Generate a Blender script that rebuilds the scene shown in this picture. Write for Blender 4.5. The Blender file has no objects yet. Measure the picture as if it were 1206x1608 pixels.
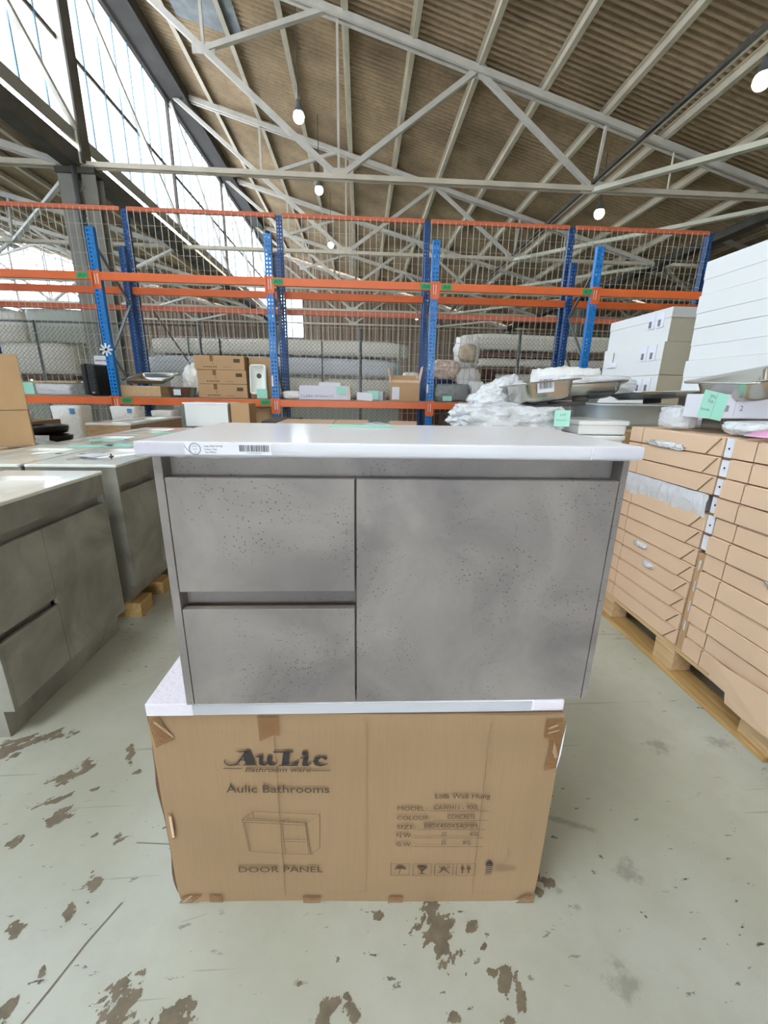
import bpy, bmesh, math, random
from mathutils import Vector, Matrix, noise

S = bpy.context.scene
COL = S.collection
R = math.radians
random.seed(7)

# ------------------------------------------------------------------ camera
def set_camera():
    f, pitch, roll, yaw, h = 644.3, .2828, .0178, .06, 1.2908
    cp, sp, c, s = math.cos(pitch), math.sin(pitch), math.cos(roll), math.sin(roll)
    fw, up, rt = Vector((0, cp, -sp)), Vector((0, sp, cp)), Vector((1, 0, 0))
    r2, u2 = rt * c + up * s, -rt * s + up * c
    Z = Matrix.Rotation(-yaw, 3, 'Z')
    r2, u2, fw = Z @ r2, Z @ u2, Z @ fw
    cam = bpy.data.cameras.new('camera'); o = bpy.data.objects.new('camera', cam); COL.objects.link(o)
    m = Matrix((r2, u2, -fw)).transposed().to_4x4(); m.translation = (0, 0, h)
    o.matrix_world = m
    cam.sensor_fit = 'HORIZONTAL'; cam.sensor_width = 36; cam.lens = f / 1206 * 36
    cam.clip_end = 300; cam.clip_start = .02
    S.camera = o
set_camera()

# ------------------------------------------------------------------ light
W = bpy.data.worlds.new('sky'); S.world = W; W.use_nodes = True
bg = W.node_tree.nodes['Background']
bg.inputs['Color'].default_value = (.86, .93, 1, 1); bg.inputs['Strength'].default_value = 10.5

def area(name, loc, rot, sx, sy, power, col=(1, 1, 1)):
    l = bpy.data.lights.new(name, 'AREA'); l.shape = 'RECTANGLE'; l.size = sx; l.size_y = sy; l.energy = power; l.color = col
    o = bpy.data.objects.new(name, l); COL.objects.link(o); o.location = loc; o.rotation_euler = rot
    return o
# area lights added as key and fill over the aisle the photographer stands in
for x, y, p in [(-2.3, -1.3, 150), (1.2, -3.6, 22)]:
    area('aisle_fill_light', (x, y, 6.2), (0, 0, 0), 1.0, 1.8, p, (.97, 1, .98))

S.view_settings.view_transform = 'Standard'; S.view_settings.look = 'None'
S.view_settings.gamma = 1; S.view_settings.use_curve_mapping = False
S.view_settings.exposure = .12

# ------------------------------------------------------------------ materials
def srgb(r, g, b):
    f = lambda v: (v / 255 / 12.92) if v <= 10.3 else ((v / 255 + .055) / 1.055) ** 2.4
    return (f(r), f(g), f(b), 1)
MATS = {}
def nt(m): return m.node_tree.nodes, m.node_tree.links
def mat(name, col, rough=.6, metal=0, spec=.5, var=0, vs=6, bump=0, bs=40, emit=None, coat=0, coords='Object', stretch=None):
    if name in MATS: return MATS[name]
    m = bpy.data.materials.new(name); m.use_nodes = True; N, L = nt(m); b = N['Principled BSDF']
    b.inputs['Base Color'].default_value = col; b.inputs['Roughness'].default_value = rough
    b.inputs['Metallic'].default_value = metal; b.inputs['Specular IOR Level'].default_value = spec
    if coat: b.inputs['Coat Weight'].default_value = coat; b.inputs['Coat Roughness'].default_value = .08
    if emit: b.inputs['Emission Color'].default_value = col; b.inputs['Emission Strength'].default_value = emit
    tc = N.new('ShaderNodeTexCoord'); mp = N.new('ShaderNodeMapping'); L.new(tc.outputs[coords], mp.inputs[0])
    if stretch: mp.inputs['Scale'].default_value = stretch
    if var:
        n = N.new('ShaderNodeTexNoise'); n.inputs['Scale'].default_value = vs; n.inputs['Detail'].default_value = 6
        L.new(mp.outputs[0], n.inputs['Vector'])
        r = N.new('ShaderNodeMapRange'); r.inputs['From Min'].default_value = .3; r.inputs['From Max'].default_value = .7
        r.inputs['To Min'].default_value = 1 - var; r.inputs['To Max'].default_value = 1 + var
        L.new(n.outputs['Fac'], r.inputs['Value'])
        v = N.new('ShaderNodeVectorMath'); v.operation = 'SCALE'; v.inputs[0].default_value = col[:3]
        L.new(r.outputs[0], v.inputs['Scale']); L.new(v.outputs[0], b.inputs['Base Color'])
    if bump:
        n2 = N.new('ShaderNodeTexNoise'); n2.inputs['Scale'].default_value = bs; n2.inputs['Detail'].default_value = 4
        L.new(mp.outputs[0], n2.inputs['Vector'])
        bp = N.new('ShaderNodeBump'); bp.inputs['Strength'].default_value = bump; bp.inputs['Distance'].default_value = .01
        L.new(n2.outputs['Fac'], bp.inputs['Height']); L.new(bp.outputs[0], b.inputs['Normal'])
    MATS[name] = m
    return m

def ramp(N, L, src, p0, p1, inv=False):
    r = N.new('ShaderNodeMapRange'); r.inputs['From Min'].default_value = p0; r.inputs['From Max'].default_value = p1
    if inv: r.inputs['To Min'].default_value = 1; r.inputs['To Max'].default_value = 0
    L.new(src, r.inputs['Value']); return r.outputs[0]
def mixc(N, L, fac, a, b, mode='MIX'):
    m = N.new('ShaderNodeMix'); m.data_type = 'RGBA'; m.blend_type = mode
    if isinstance(fac, float): m.inputs[0].default_value = fac
    else: L.new(fac, m.inputs[0])
    for i, v in ((6, a), (7, b)):
        if isinstance(v, tuple): m.inputs[i].default_value = v
        else: L.new(v, m.inputs[i])
    return m.outputs[2]
def math_(N, L, op, a, b=None):
    m = N.new('ShaderNodeMath'); m.operation = op
    for i, v in ((0, a), (1, b)):
        if v is None: continue
        if isinstance(v, (int, float)): m.inputs[i].default_value = v
        else: L.new(v, m.inputs[i])
    return m.outputs[0]

def concrete_laminate(name, light, dark, pits):
    m = bpy.data.materials.new(name); m.use_nodes = True; N, L = nt(m); b = N['Principled BSDF']
    tc = N.new('ShaderNodeTexCoord')
    n = N.new('ShaderNodeTexNoise'); n.inputs['Scale'].default_value = 4.2; n.inputs['Detail'].default_value = 7; n.inputs['Roughness'].default_value = .55; n.inputs['Distortion'].default_value = .6
    L.new(tc.outputs['Object'], n.inputs['Vector'])
    c = mixc(N, L, ramp(N, L, n.outputs['Fac'], .33, .67), dark, light)
    n3 = N.new('ShaderNodeTexNoise'); n3.inputs['Scale'].default_value = 90; n3.inputs['Detail'].default_value = 3
    L.new(tc.outputs['Object'], n3.inputs['Vector'])
    c = mixc(N, L, ramp(N, L, n3.outputs['Fac'], .35, .75), c, (.5, .5, .5, 1), 'SOFT_LIGHT')
    # fine casting pits gathered in patches
    mp = N.new('ShaderNodeMapping'); mp.inputs['Scale'].default_value = (190, 190, 250); L.new(tc.outputs['Object'], mp.inputs[0])
    nd = N.new('ShaderNodeTexNoise'); nd.inputs['Scale'].default_value = 1.6; L.new(mp.outputs[0], nd.inputs['Vector'])
    vv = N.new('ShaderNodeVectorMath'); vv.operation = 'ADD'; L.new(mp.outputs[0], vv.inputs[0]); L.new(nd.outputs['Color'], vv.inputs[1])
    v = N.new('ShaderNodeTexVoronoi'); v.inputs['Scale'].default_value = 1; L.new(vv.outputs[0], v.inputs['Vector'])
    pit = ramp(N, L, v.outputs['Distance'], .26, .38, True)
    sel = N.new('ShaderNodeSeparateColor'); L.new(v.outputs['Color'], sel.inputs[0])
    keep = ramp(N, L, sel.outputs[0], .80, .82)
    n2 = N.new('ShaderNodeTexNoise'); n2.inputs['Scale'].default_value = 6; L.new(tc.outputs['Object'], n2.inputs['Vector'])
    patch = ramp(N, L, n2.outputs['Fac'], .44, .6)
    k = math_(N, L, 'MULTIPLY', math_(N, L, 'MULTIPLY', pit, keep), patch)
    k = math_(N, L, 'MULTIPLY', k, pits)
    c = mixc(N, L, k, c, tuple(x * .28 for x in dark[:3]) + (1,))
    L.new(c, b.inputs['Base Color']); b.inputs['Roughness'].default_value = .42
    bp = N.new('ShaderNodeBump'); bp.inputs['Strength'].default_value = .12; bp.inputs['Distance'].default_value = .002
    L.new(n3.outputs['Fac'], bp.inputs['Height']); L.new(bp.outputs[0], b.inputs['Normal'])
    return m

def cardboard(name, col, flute=True, var=.05):
    m = bpy.data.materials.new(name); m.use_nodes = True; N, L = nt(m); b = N['Principled BSDF']
    tc = N.new('ShaderNodeTexCoord')
    n = N.new('ShaderNodeTexNoise'); n.inputs['Scale'].default_value = 3; n.inputs['Detail'].default_value = 5
    L.new(tc.outputs['Object'], n.inputs['Vector'])
    lo = tuple(x * (1 - var * 1.5) for x in col[:3]) + (1,); hi = tuple(min(1, x * (1 + var)) for x in col[:3]) + (1,)
    c = mixc(N, L, ramp(N, L, n.outputs['Fac'], .3, .7), lo, hi)
    mp = N.new('ShaderNodeMapping'); mp.inputs['Scale'].default_value = (240, 240, 6); L.new(tc.outputs['Object'], mp.inputs[0])
    n2 = N.new('ShaderNodeTexNoise'); n2.inputs['Scale'].default_value = 1; n2.inputs['Detail'].default_value = 1; L.new(mp.outputs[0], n2.inputs['Vector'])
    if flute:
        c = mixc(N, L, math_(N, L, 'MULTIPLY', ramp(N, L, n2.outputs['Fac'], .45, .8), .22), c, tuple(x * .7 for x in col[:3]) + (1,))
    L.new(c, b.inputs['Base Color']); b.inputs['Roughness'].default_value = .75; b.inputs['Specular IOR Level'].default_value = .25
    bp = N.new('ShaderNodeBump'); bp.inputs['Strength'].default_value = .15; bp.inputs['Distance'].default_value = .004
    L.new(n.outputs['Fac'], bp.inputs['Height']); L.new(bp.outputs[0], b.inputs['Normal'])
    return m

def plastic_film(name, col, trans=.35, rough=.18, bs=14, relief=.8):
    m = bpy.data.materials.new(name); m.use_nodes = True; N, L = nt(m); b = N['Principled BSDF']
    b.inputs['Base Color'].default_value = col; b.inputs['Roughness'].default_value = rough
    b.inputs['Specular IOR Level'].default_value = .7
    tc = N.new('ShaderNodeTexCoord'); n = N.new('ShaderNodeTexNoise'); n.inputs['Scale'].default_value = bs; n.inputs['Detail'].default_value = 4; n.inputs['Distortion'].default_value = 1.2
    L.new(tc.outputs['Object'], n.inputs['Vector'])
    bp = N.new('ShaderNodeBump'); bp.inputs['Strength'].default_value = relief; bp.inputs['Distance'].default_value = .02 if relief > .3 else .002
    L.new(n.outputs['Fac'], bp.inputs['Height']); L.new(bp.outputs[0], b.inputs['Normal'])
    t = N.new('ShaderNodeBsdfTransparent'); mx = N.new('ShaderNodeMixShader'); mx.inputs[0].default_value = trans
    L.new(b.outputs[0], mx.inputs[1]); L.new(t.outputs[0], mx.inputs[2]); L.new(mx.outputs[0], N['Material Output'].inputs[0])
    return m

def glass_mat():
    m = bpy.data.materials.new('frosted_window_glass'); m.use_nodes = True; N, L = nt(m)
    N.remove(N['Principled BSDF'])
    t = N.new('ShaderNodeBsdfTransparent'); t.inputs[0].default_value = (.9, .95, 1, 1)
    d = N.new('ShaderNodeBsdfTranslucent'); d.inputs[0].default_value = (.9, .93, .97, 1)
    g = N.new('ShaderNodeBsdfGlossy'); g.inputs['Roughness'].default_value = .2
    a = N.new('ShaderNodeMixShader'); a.inputs[0].default_value = .62
    L.new(t.outputs[0], a.inputs[1]); L.new(d.outputs[0], a.inputs[2])
    b = N.new('ShaderNodeMixShader'); b.inputs[0].default_value = .05
    L.new(a.outputs[0], b.inputs[1]); L.new(g.outputs[0], b.inputs[2]); L.new(b.outputs[0], N['Material Output'].inputs[0])
    return m

def floor_mat():
    m = bpy.data.materials.new('painted_concrete_floor'); m.use_nodes = True; N, L = nt(m); b = N['Principled BSDF']
    g = N.new('ShaderNodeNewGeometry'); P = g.outputs['Position']
    def noise_(scale, detail=5, rough=.5, vec=P, dist=0):
        n = N.new('ShaderNodeTexNoise'); n.inputs['Scale'].default_value = scale; n.inputs['Detail'].default_value = detail
        n.inputs['Roughness'].default_value = rough; n.inputs['Distortion'].default_value = dist; L.new(vec, n.inputs['Vector']); return n
    base = mixc(N, L, ramp(N, L, noise_(1.3).outputs['Fac'], .3, .7), srgb(176, 178, 160), srgb(200, 204, 194))
    base = mixc(N, L, math_(N, L, 'MULTIPLY', ramp(N, L, noise_(9, 8, .65).outputs['Fac'], .45, .75), .35), base, srgb(166, 166, 152))
    # small diagonal chips
    mp = N.new('ShaderNodeMapping'); mp.inputs['Rotation'].default_value = (0, 0, R(-52)); mp.inputs['Scale'].default_value = (16, 42, 1); L.new(P, mp.inputs[0])
    ch = noise_(1, 6, .62, mp.outputs[0], .3)
    dens = noise_(1.1, 2)
    chips = math_(N, L, 'MULTIPLY', ramp(N, L, ch.outputs['Fac'], .64, .67), ramp(N, L, dens.outputs['Fac'], .38, .55))
    dark = mixc(N, L, ramp(N, L, noise_(70, 3).outputs['Fac'], .3, .7), srgb(60, 62, 56), srgb(100, 100, 90))
    # bare patches with positions of their own: x, y, rx, ry, angle
    wob = noise_(26, 6, .68)
    def patches(SP, amp):
        tot = None
        for (x, y, rx, ry, a) in SP:
            q = N.new('ShaderNodeMapping'); q.vector_type = 'TEXTURE'
            q.inputs['Location'].default_value = (x, y, 0); q.inputs['Rotation'].default_value = (0, 0, R(a)); q.inputs['Scale'].default_value = (rx, ry, 1)
            L.new(P, q.inputs[0])
            ln = N.new('ShaderNodeVectorMath'); ln.operation = 'LENGTH'; L.new(q.outputs[0], ln.inputs[0])
            tot = ln.outputs['Value'] if tot is None else math_(N, L, 'MINIMUM', tot, ln.outputs['Value'])
        return math_(N, L, 'ADD', tot, math_(N, L, 'MULTIPLY', math_(N, L, 'SUBTRACT', wob.outputs['Fac'], .5), amp))
    smudge = math_(N, L, 'MULTIPLY', ramp(N, L, patches(SMUDGES[:7], 5.0), .3, 1.2, True), .4)
    # long scratches
    mp2 = N.new('ShaderNodeMapping'); mp2.inputs['Rotation'].default_value = (0, 0, R(-63)); mp2.inputs['Scale'].default_value = (1.2, 45, 1); L.new(P, mp2.inputs[0])
    sc = noise_(1, 2, .5, mp2.outputs[0], .2)
    scr = math_(N, L, 'MULTIPLY', ramp(N, L, sc.outputs['Fac'], .705, .73), .45)
    c = mixc(N, L, scr, base, srgb(130, 128, 112))
    c = mixc(N, L, chips, c, dark)
    c = mixc(N, L, smudge, c, srgb(96, 96, 84))
    L.new(c, b.inputs['Base Color']); b.inputs['Roughness'].default_value = .38; b.inputs['Specular IOR Level'].default_value = .45
    bp = N.new('ShaderNodeBump'); bp.inputs['Strength'].default_value = .3; bp.inputs['Distance'].default_value = .003
    L.new(math_(N, L, 'SUBTRACT', 1.0, chips), bp.inputs['Height']); L.new(bp.outputs[0], b.inputs['Normal'])
    return m
SPOTS = [(-1.299, 1.291, 0.077, 0.064, 25), (-1.203, 1.331, 0.106, 0.034, 25), (-0.999, 1.161, 0.059, 0.04, 25), (-0.968, 1.197, 0.025, 0.041, 25), (-0.883, 1.109, 0.019, 0.008, 25), (-0.935, 1.019, 0.047, 0.032, 25), (-0.993, 1.075, 0.067, 0.013, 25), (-1.018, 0.943, 0.024, 0.02, 25), (-0.793, 0.957, 0.013, 0.013, 25), (-0.723, 0.948, 0.017, 0.017, 25), (-0.841, 1.245, 0.015, 0.056, 25), (-0.78, 1.169, 0.014, 0.009, 25), (-0.721, 0.832, 0.02, 0.039, 25), (-0.745, 0.773, 0.015, 0.033, 25), (-0.849, 0.731, 0.018, 0.025, 25), (-0.731, 0.653, 0.009, 0.015, 25), (-0.524, 0.596, 0.043, 0.039, 8), (-0.404, 0.571, 0.045, 0.021, 8), (-0.511, 0.637, 0.02, 0.01, 8), (-0.369, 0.584, 0.012, 0.009, 8), (-0.757, 0.588, 0.022, 0.022, 25), (0.186, 0.684, 0.052, 0.072, 8), (0.282, 0.682, 0.018, 0.017, -10), (0.302, 0.65, 0.014, 0.021, -10), (0.339, 0.597, 0.018, 0.041, -10), (0.357, 0.565, 0.014, 0.033, -10), (0.304, 0.604, 0.017, 0.01, -10), (0.206, 0.537, 0.019, 0.013, -10), (0.32, 0.523, 0.023, 0.01, -10), (-0.076, 0.556, 0.033, 0.023, 8), (-0.014, 0.553, 0.019, 0.019, 8), (-0.028, 0.578, 0.008, 0.006, 8), (0.515, 0.777, 0.028, 0.02, -10), (0.482, 0.755, 0.019, 0.017, -10), (-0.053, 0.643, 0.01, 0.013, 8), (0.049, 0.719, 0.014, 0.012, 8), (0.439, 0.757, 0.009, 0.008, -10), (-0.137, 0.603, 0.01, 0.006, 8), (-0.3, 0.53, 0.077, 0.018, 8), (-0.42, 0.545, 0.066, 0.033, 8)]
SMUDGES = [(0.76, 0.789, 0.03, 0.03, -20), (0.604, 0.579, 0.03, 0.035, -20), (0.568, 0.716, 0.012, 0.008, -20), (0.543, 0.753, 0.012, 0.01, -20), (1.4, 1.214, 0.045, 0.03, -20), (1.15, 1.208, 0.04, 0.035, -20), (0.66, 0.93, 0.08, 0.01, -20), (0.72, 0.86, 0.012, 0.04, -20), (0.62, 0.5, 0.03, 0.02, -20), (0.86, 0.7, 0.05, 0.008, -20)]

def wood(name, a, b_, axis=(1, 14, 14), rough=.6):
    m = bpy.data.materials.new(name); m.use_nodes = True; N, L = nt(m); b = N['Principled BSDF']
    tc = N.new('ShaderNodeTexCoord'); mp = N.new('ShaderNodeMapping'); mp.inputs['Scale'].default_value = axis; L.new(tc.outputs['Object'], mp.inputs[0])
    n = N.new('ShaderNodeTexNoise'); n.inputs['Scale'].default_value = 3; n.inputs['Detail'].default_value = 6; n.inputs['Distortion'].default_value = .8; L.new(mp.outputs[0], n.inputs['Vector'])
    L.new(mixc(N, L, ramp(N, L, n.outputs['Fac'], .3, .7), a, b_), b.inputs['Base Color']); b.inputs['Roughness'].default_value = rough
    return m

CONC = concrete_laminate('concrete_laminate', srgb(146, 139, 135), srgb(112, 106, 104), .9)
CONC2 = concrete_laminate('concrete_laminate_green_cast', srgb(168, 166, 156), srgb(128, 126, 117), .25)  # same laminate, greenish cast of the light put into its colour
CARD = cardboard('kraft_cardboard', srgb(158, 131, 100))
CARD_L = cardboard('pale_kraft_cardboard', srgb(218, 188, 158), False, .03)
CARD_D = cardboard('brown_cardboard', srgb(192, 158, 118))
CARD_DARK = mat('torn_shaded_cardboard', srgb(96, 66, 46), .9, var=.3, vs=40)  # torn edges, and shade on flaps and in gaps, put into one dark brown
WHITE = mat('white_stone_top', srgb(243, 242, 244), .16, spec=.12, var=.02, vs=3)
CERAM = mat('glazed_ceramic', srgb(240, 244, 236), .1, spec=.3, coat=.15)
WBOX = mat('white_card', srgb(224, 226, 224), .6, var=.015, vs=2)
WBOX_W = mat('warm_white_card', srgb(238, 236, 226), .6, var=.015, vs=2)
BEIGE = mat('beige_card', srgb(206, 200, 178), .6, var=.03, vs=2)
BLACK = mat('black_plastic', srgb(22, 23, 26), .35)
STEEL = mat('stainless_steel', srgb(196, 194, 186), .24, 1, var=.04, vs=20)
GREYP = mat('grey_plastic', srgb(184, 196, 202), .4, var=.02)
GREEN = mat('mint_green_card', srgb(166, 226, 206), .6)
PINK = mat('pink_card', srgb(240, 176, 216), .6)
PAPER = mat('white_label_paper', srgb(226, 228, 236), .5)
INK = mat('black_ink', srgb(44, 40, 40), .6)
INKB = mat('brown_black_ink', srgb(84, 66, 50), .7)
INKG = mat('faint_ink', srgb(120, 118, 126), .6)
INKBL = mat('blue_ink', srgb(84, 146, 200), .6)
TAPE = plastic_film('brown_packing_tape', srgb(140, 98, 56), .35, .25, 20, .1) if 'plastic_film' in globals() else None
TAPEC = plastic_film('creased_clear_tape', srgb(206, 186, 156), .5, .2, 20, .1)
BLUE = mat('rack_blue_paint', srgb(16, 124, 204), .35, var=.05, vs=5)
BLUE_SHADED = mat('rack_blue_paint_shaded', srgb(14, 74, 136), .4, var=.05, vs=5)  # same blue paint, shade on the rear uprights put into the colour
ORANGE = mat('rack_orange_paint', srgb(228, 112, 58), .38, var=.06, vs=4)
ORANGE2 = mat('faded_orange_paint', srgb(206, 108, 72), .5, var=.08, vs=4)
TAGG = mat('green_beam_label', srgb(30, 160, 96), .5)
WIRE = mat('galvanised_wire', srgb(196, 192, 176), .5)
WIRED = mat('dull_fence_wire', srgb(110, 112, 104), .5)
GALV = mat('galvanised_post', srgb(120, 126, 128), .45, .4)
TRUSS = mat('pale_grey_steel_paint', srgb(206, 202, 192), .6, var=.08, vs=3)
TRUSSC = mat('cream_steel_paint', srgb(226, 226, 208), .55, var=.05, vs=3)
PURL = mat('grey_purlin_paint', srgb(214, 205, 186), .6, var=.1, vs=2)
DKST = mat('dark_steel', srgb(84, 80, 74), .7, var=.2, vs=3)  # dark steel colour, uneven at random
COLM = mat('column_grey_paint', srgb(150, 148, 140), .6, var=.1, vs=2)
BUBBLE = plastic_film('bubble_wrap_film', srgb(240, 243, 245), .2, .2, 30)
FILM = plastic_film('clear_stretch_film', srgb(238, 241, 244), .32, .12, 12)
FOAM = plastic_film('white_foam_wrap', srgb(244, 244, 240), .03, .45, 20)
GFILM = plastic_film('grey_poly_bag', srgb(140, 146, 146), .15, .2, 16)
BUND = plastic_film('white_bundle_wrap', srgb(226, 222, 208), 0, .4, 5)
BUNDG = plastic_film('greenish_bundle_wrap', srgb(176, 182, 168), 0, .35, 4)
GLASS = glass_mat()
PINE = wood('pallet_pine', srgb(190, 156, 112), srgb(214, 184, 142), (14, 1, 14))
PINE_Y = wood('yellow_pallet_pine', srgb(176, 140, 84), srgb(206, 172, 116), (14, 1, 14))
OAK = wood('oak_veneer', srgb(176, 142, 106), srgb(206, 176, 138), (3, 3, 14), .5)
DKWOOD = wood('dark_timber', srgb(88, 58, 44), srgb(120, 84, 62), (1, 14, 14))
GBAR = mat('blue_grey_glazing_bar', srgb(150, 186, 222), .5)
ROOF = None
def roof_mat():
    m = bpy.data.materials.new('weathered_roof_sheet'); m.use_nodes = True; N, L = nt(m); b = N['Principled BSDF']
    g = N.new('ShaderNodeNewGeometry'); P = g.outputs['Position']
    n = N.new('ShaderNodeTexNoise'); n.inputs['Scale'].default_value = .8; n.inputs['Detail'].default_value = 6; L.new(P, n.inputs['Vector'])
    c = mixc(N, L, ramp(N, L, n.outputs['Fac'], .3, .7), srgb(148, 129, 105), srgb(192, 170, 139))
    n2 = N.new('ShaderNodeTexNoise'); n2.inputs['Scale'].default_value = 9; n2.inputs['Detail'].default_value = 6; L.new(P, n2.inputs['Vector'])
    c = mixc(N, L, math_(N, L, 'MULTIPLY', ramp(N, L, n2.outputs['Fac'], .5, .8), .4), c, srgb(110, 96, 78))
    L.new(c, b.inputs['Base Color']); b.inputs['Roughness'].default_value = .85; b.inputs['Specular IOR Level'].default_value = .2
    return m
ROOF = roof_mat()
GREYSHEET = mat('grey_patch_sheet', srgb(130, 136, 138), .7, var=.3, vs=3)
WALLB = mat('brown_wall_sheet', srgb(150, 130, 112), .7, var=.12, vs=2)

# ------------------------------------------------------------------ mesh helpers
def new(): return bmesh.new()
def box(bm, x0, x1, y0, y1, z0, z1, bev=0, seg=2, M=None):
    r = bmesh.ops.create_cube(bm, size=1)
    vs = r['verts']
    for v in vs:
        v.co = Vector(((x0 + x1) / 2 + v.co.x * (x1 - x0), (y0 + y1) / 2 + v.co.y * (y1 - y0), (z0 + z1) / 2 + v.co.z * (z1 - z0)))
    if bev:
        es = list({e for v in vs for e in v.link_edges})
        rr = bmesh.ops.bevel(bm, geom=es, offset=bev, segments=seg, affect='EDGES', profile=.5)
        vs = list({v for f in rr['faces'] for v in f.verts} | {v for v in vs if v.is_valid})
    if M is not None:
        for v in vs: v.co = M @ v.co
    return vs
def bar(bm, a, b, w, h=None, up=(0, 0, 1)):
    a, b = Vector(a), Vector(b); h = h or w
    d = (b - a); ln = d.length; d.normalize(); u = Vector(up)
    if abs(d.dot(u)) > .98: u = Vector((0, 1, 0))
    s = d.cross(u).normalized(); u = s.cross(d)
    r = bmesh.ops.create_cube(bm, size=1)
    for v in r['verts']:
        c = v.co.copy(); v.co = a + d * ln * (c.y + .5) + s * (c.x * w) + u * (c.z * h)
def angle(bm, a, b, w, t=.012, up=(0, 0, 1)):   # L-section / pair of flats: a flange and a web
    a, b = Vector(a), Vector(b); d = (b - a).normalized(); u = Vector(up)
    if abs(d.dot(u)) > .98: u = Vector((1, 0, 0))
    s = d.cross(u).normalized(); u = s.cross(d)
    bar(bm, a + u * (w / 2), b + u * (w / 2), w, t, up=u)
    bar(bm, a, b, t, w, up=u)
def tube(bm, a, b, r, n=6):
    a, b = Vector(a), Vector(b); d = (b - a).normalized(); u = Vector((0, 0, 1)) if abs(d.z) < .95 else Vector((1, 0, 0))
    s = d.cross(u).normalized(); u = s.cross(d)
    A = [bm.verts.new(a + (s * math.cos(t) + u * math.sin(t)) * r) for t in [2 * math.pi * i / n for i in range(n)]]
    B = [bm.verts.new(b + (s * math.cos(t) + u * math.sin(t)) * r) for t in [2 * math.pi * i / n for i in range(n)]]
    for i in range(n): bm.faces.new((A[i], A[(i + 1) % n], B[(i + 1) % n], B[i]))
    if n > 4: bm.faces.new(A[::-1]); bm.faces.new(B)
def quad(bm, pts):
    return bm.faces.new([bm.verts.new(p) for p in pts])
def rr_loop(w, d, r, z, n=5, cx=0, cy=0):
    out = []
    for sx, sy, a0 in ((1, 1, 0), (-1, 1, 90), (-1, -1, 180), (1, -1, 270)):
        for i in range(n + 1):
            a = R(a0 + 90 * i / n)
            out.append(Vector((cx + sx * (w / 2 - r) + math.cos(a) * r, cy + sy * (d / 2 - r) + math.sin(a) * r, z)))
    return out
def loft(bm, loops, cap0=False, cap1=False):
    V = [[bm.verts.new(p) for p in l] for l in loops]
    for a, b in zip(V, V[1:]):
        for i in range(len(a)): bm.faces.new((a[i], a[(i + 1) % len(a)], b[(i + 1) % len(a)], b[i]))
    if cap0: bm.faces.new(V[0][::-1])
    if cap1: bm.faces.new(V[-1])
def obj(name, bm, m, parent=None, smooth=False, stuff=False, label=None):
    bmesh.ops.recalc_face_normals(bm, faces=bm.faces) if len(bm.faces) < 20000 else None
    me = bpy.data.meshes.new(name); bm.to_mesh(me); bm.free()
    if smooth: me.shade_smooth()
    me.materials.append(m)
    o = bpy.data.objects.new(name, me); COL.objects.link(o)
    if parent: o.parent = parent
    if stuff: o['kind'] = 'stuff'
    if label: o['label'] = label
    return o
def share(name, me, parent=None, loc=(0, 0, 0), rot=(0, 0, 0)):
    o = bpy.data.objects.new(name, me); COL.objects.link(o); o.parent = parent; o.location = loc; o.rotation_euler = rot
    return o
def thing(name, label, cat, loc=(0, 0, 0), rz=0, group=None, rot=None):
    o = bpy.data.objects.new(name, None); COL.objects.link(o); o.empty_display_size = .1
    o.location = loc; o.rotation_euler = rot if rot else (0, 0, rz)
    o['label'] = label; o['category'] = cat
    if group: o['group'] = group
    return o
def struct(name, loc=(0, 0, 0)):
    o = bpy.data.objects.new(name, None); COL.objects.link(o); o.location = loc; o['kind'] = 'structure'; return o
def tag(o, label, cat, group=None):
    o['label'] = label; o['category'] = cat
    if group: o['group'] = group
    return o
def copy_tree(o, parent=None):
    c = o.copy(); COL.objects.link(c); c.parent = parent
    for ch in list(o.children): copy_tree(ch, c)
    return c
BX = lambda *a, **k: (lambda bm: (box(bm, *a, **k), bm)[1])(new())
def text_mesh(bm, s, x0, x1, z0, z1, y=0, bold=0, shear=0):
    c = bpy.data.curves.new('t', 'FONT'); c.body = s; c.size = 1; c.offset = bold; c.shear = shear; c.resolution_u = 3
    t = bpy.data.objects.new('t', c); COL.objects.link(t)
    dg = bpy.context.evaluated_depsgraph_get()
    me = bpy.data.meshes.new_from_object(t.evaluated_get(dg))
    bpy.data.objects.remove(t); bpy.data.curves.remove(c)
    xs = [v.co.x for v in me.vertices]; ys = [v.co.y for v in me.vertices]
    ax, bx_, ay, by = min(xs), max(xs), min(ys), max(ys)
    for v in me.vertices:
        v.co = Vector((x0 + (v.co.x - ax) / (bx_ - ax) * (x1 - x0), y, z0 + (v.co.y - ay) / (by - ay) * (z1 - z0)))
    bm.from_mesh(me); bpy.data.meshes.remove(me)
def stroke(bm, pts, w, y=0):
    ws = w if isinstance(w, (list, tuple)) else [w] * len(pts)
    L_, R_ = [], []
    for i, p in enumerate(pts):
        a = Vector(pts[max(0, i - 1)]); b = Vector(pts[min(len(pts) - 1, i + 1)]); d = (b - a).normalized() if (b - a).length else Vector((1, 0))
        n = Vector((-d.y, d.x)) * ws[i] / 2; p = Vector(p)
        L_.append(bm.verts.new((p.x + n.x, y, p.y + n.y))); R_.append(bm.verts.new((p.x - n.x, y, p.y - n.y)))
    for i in range(len(pts) - 1): bm.faces.new((R_[i], R_[i + 1], L_[i + 1], L_[i]))
def poly(bm, pts, y=0):
    vs = [bm.verts.new((p[0], y, p[1])) for p in pts]
    es = [bm.edges.new((vs[i], vs[(i + 1) % len(vs)])) for i in range(len(vs))]
    bmesh.ops.triangle_fill(bm, edges=es, use_beauty=True)
def rect(bm, x0, x1, z0, z1, y=0): quad(bm, [(x0, y, z0), (x1, y, z0), (x1, y, z1), (x0, y, z1)])
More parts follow.
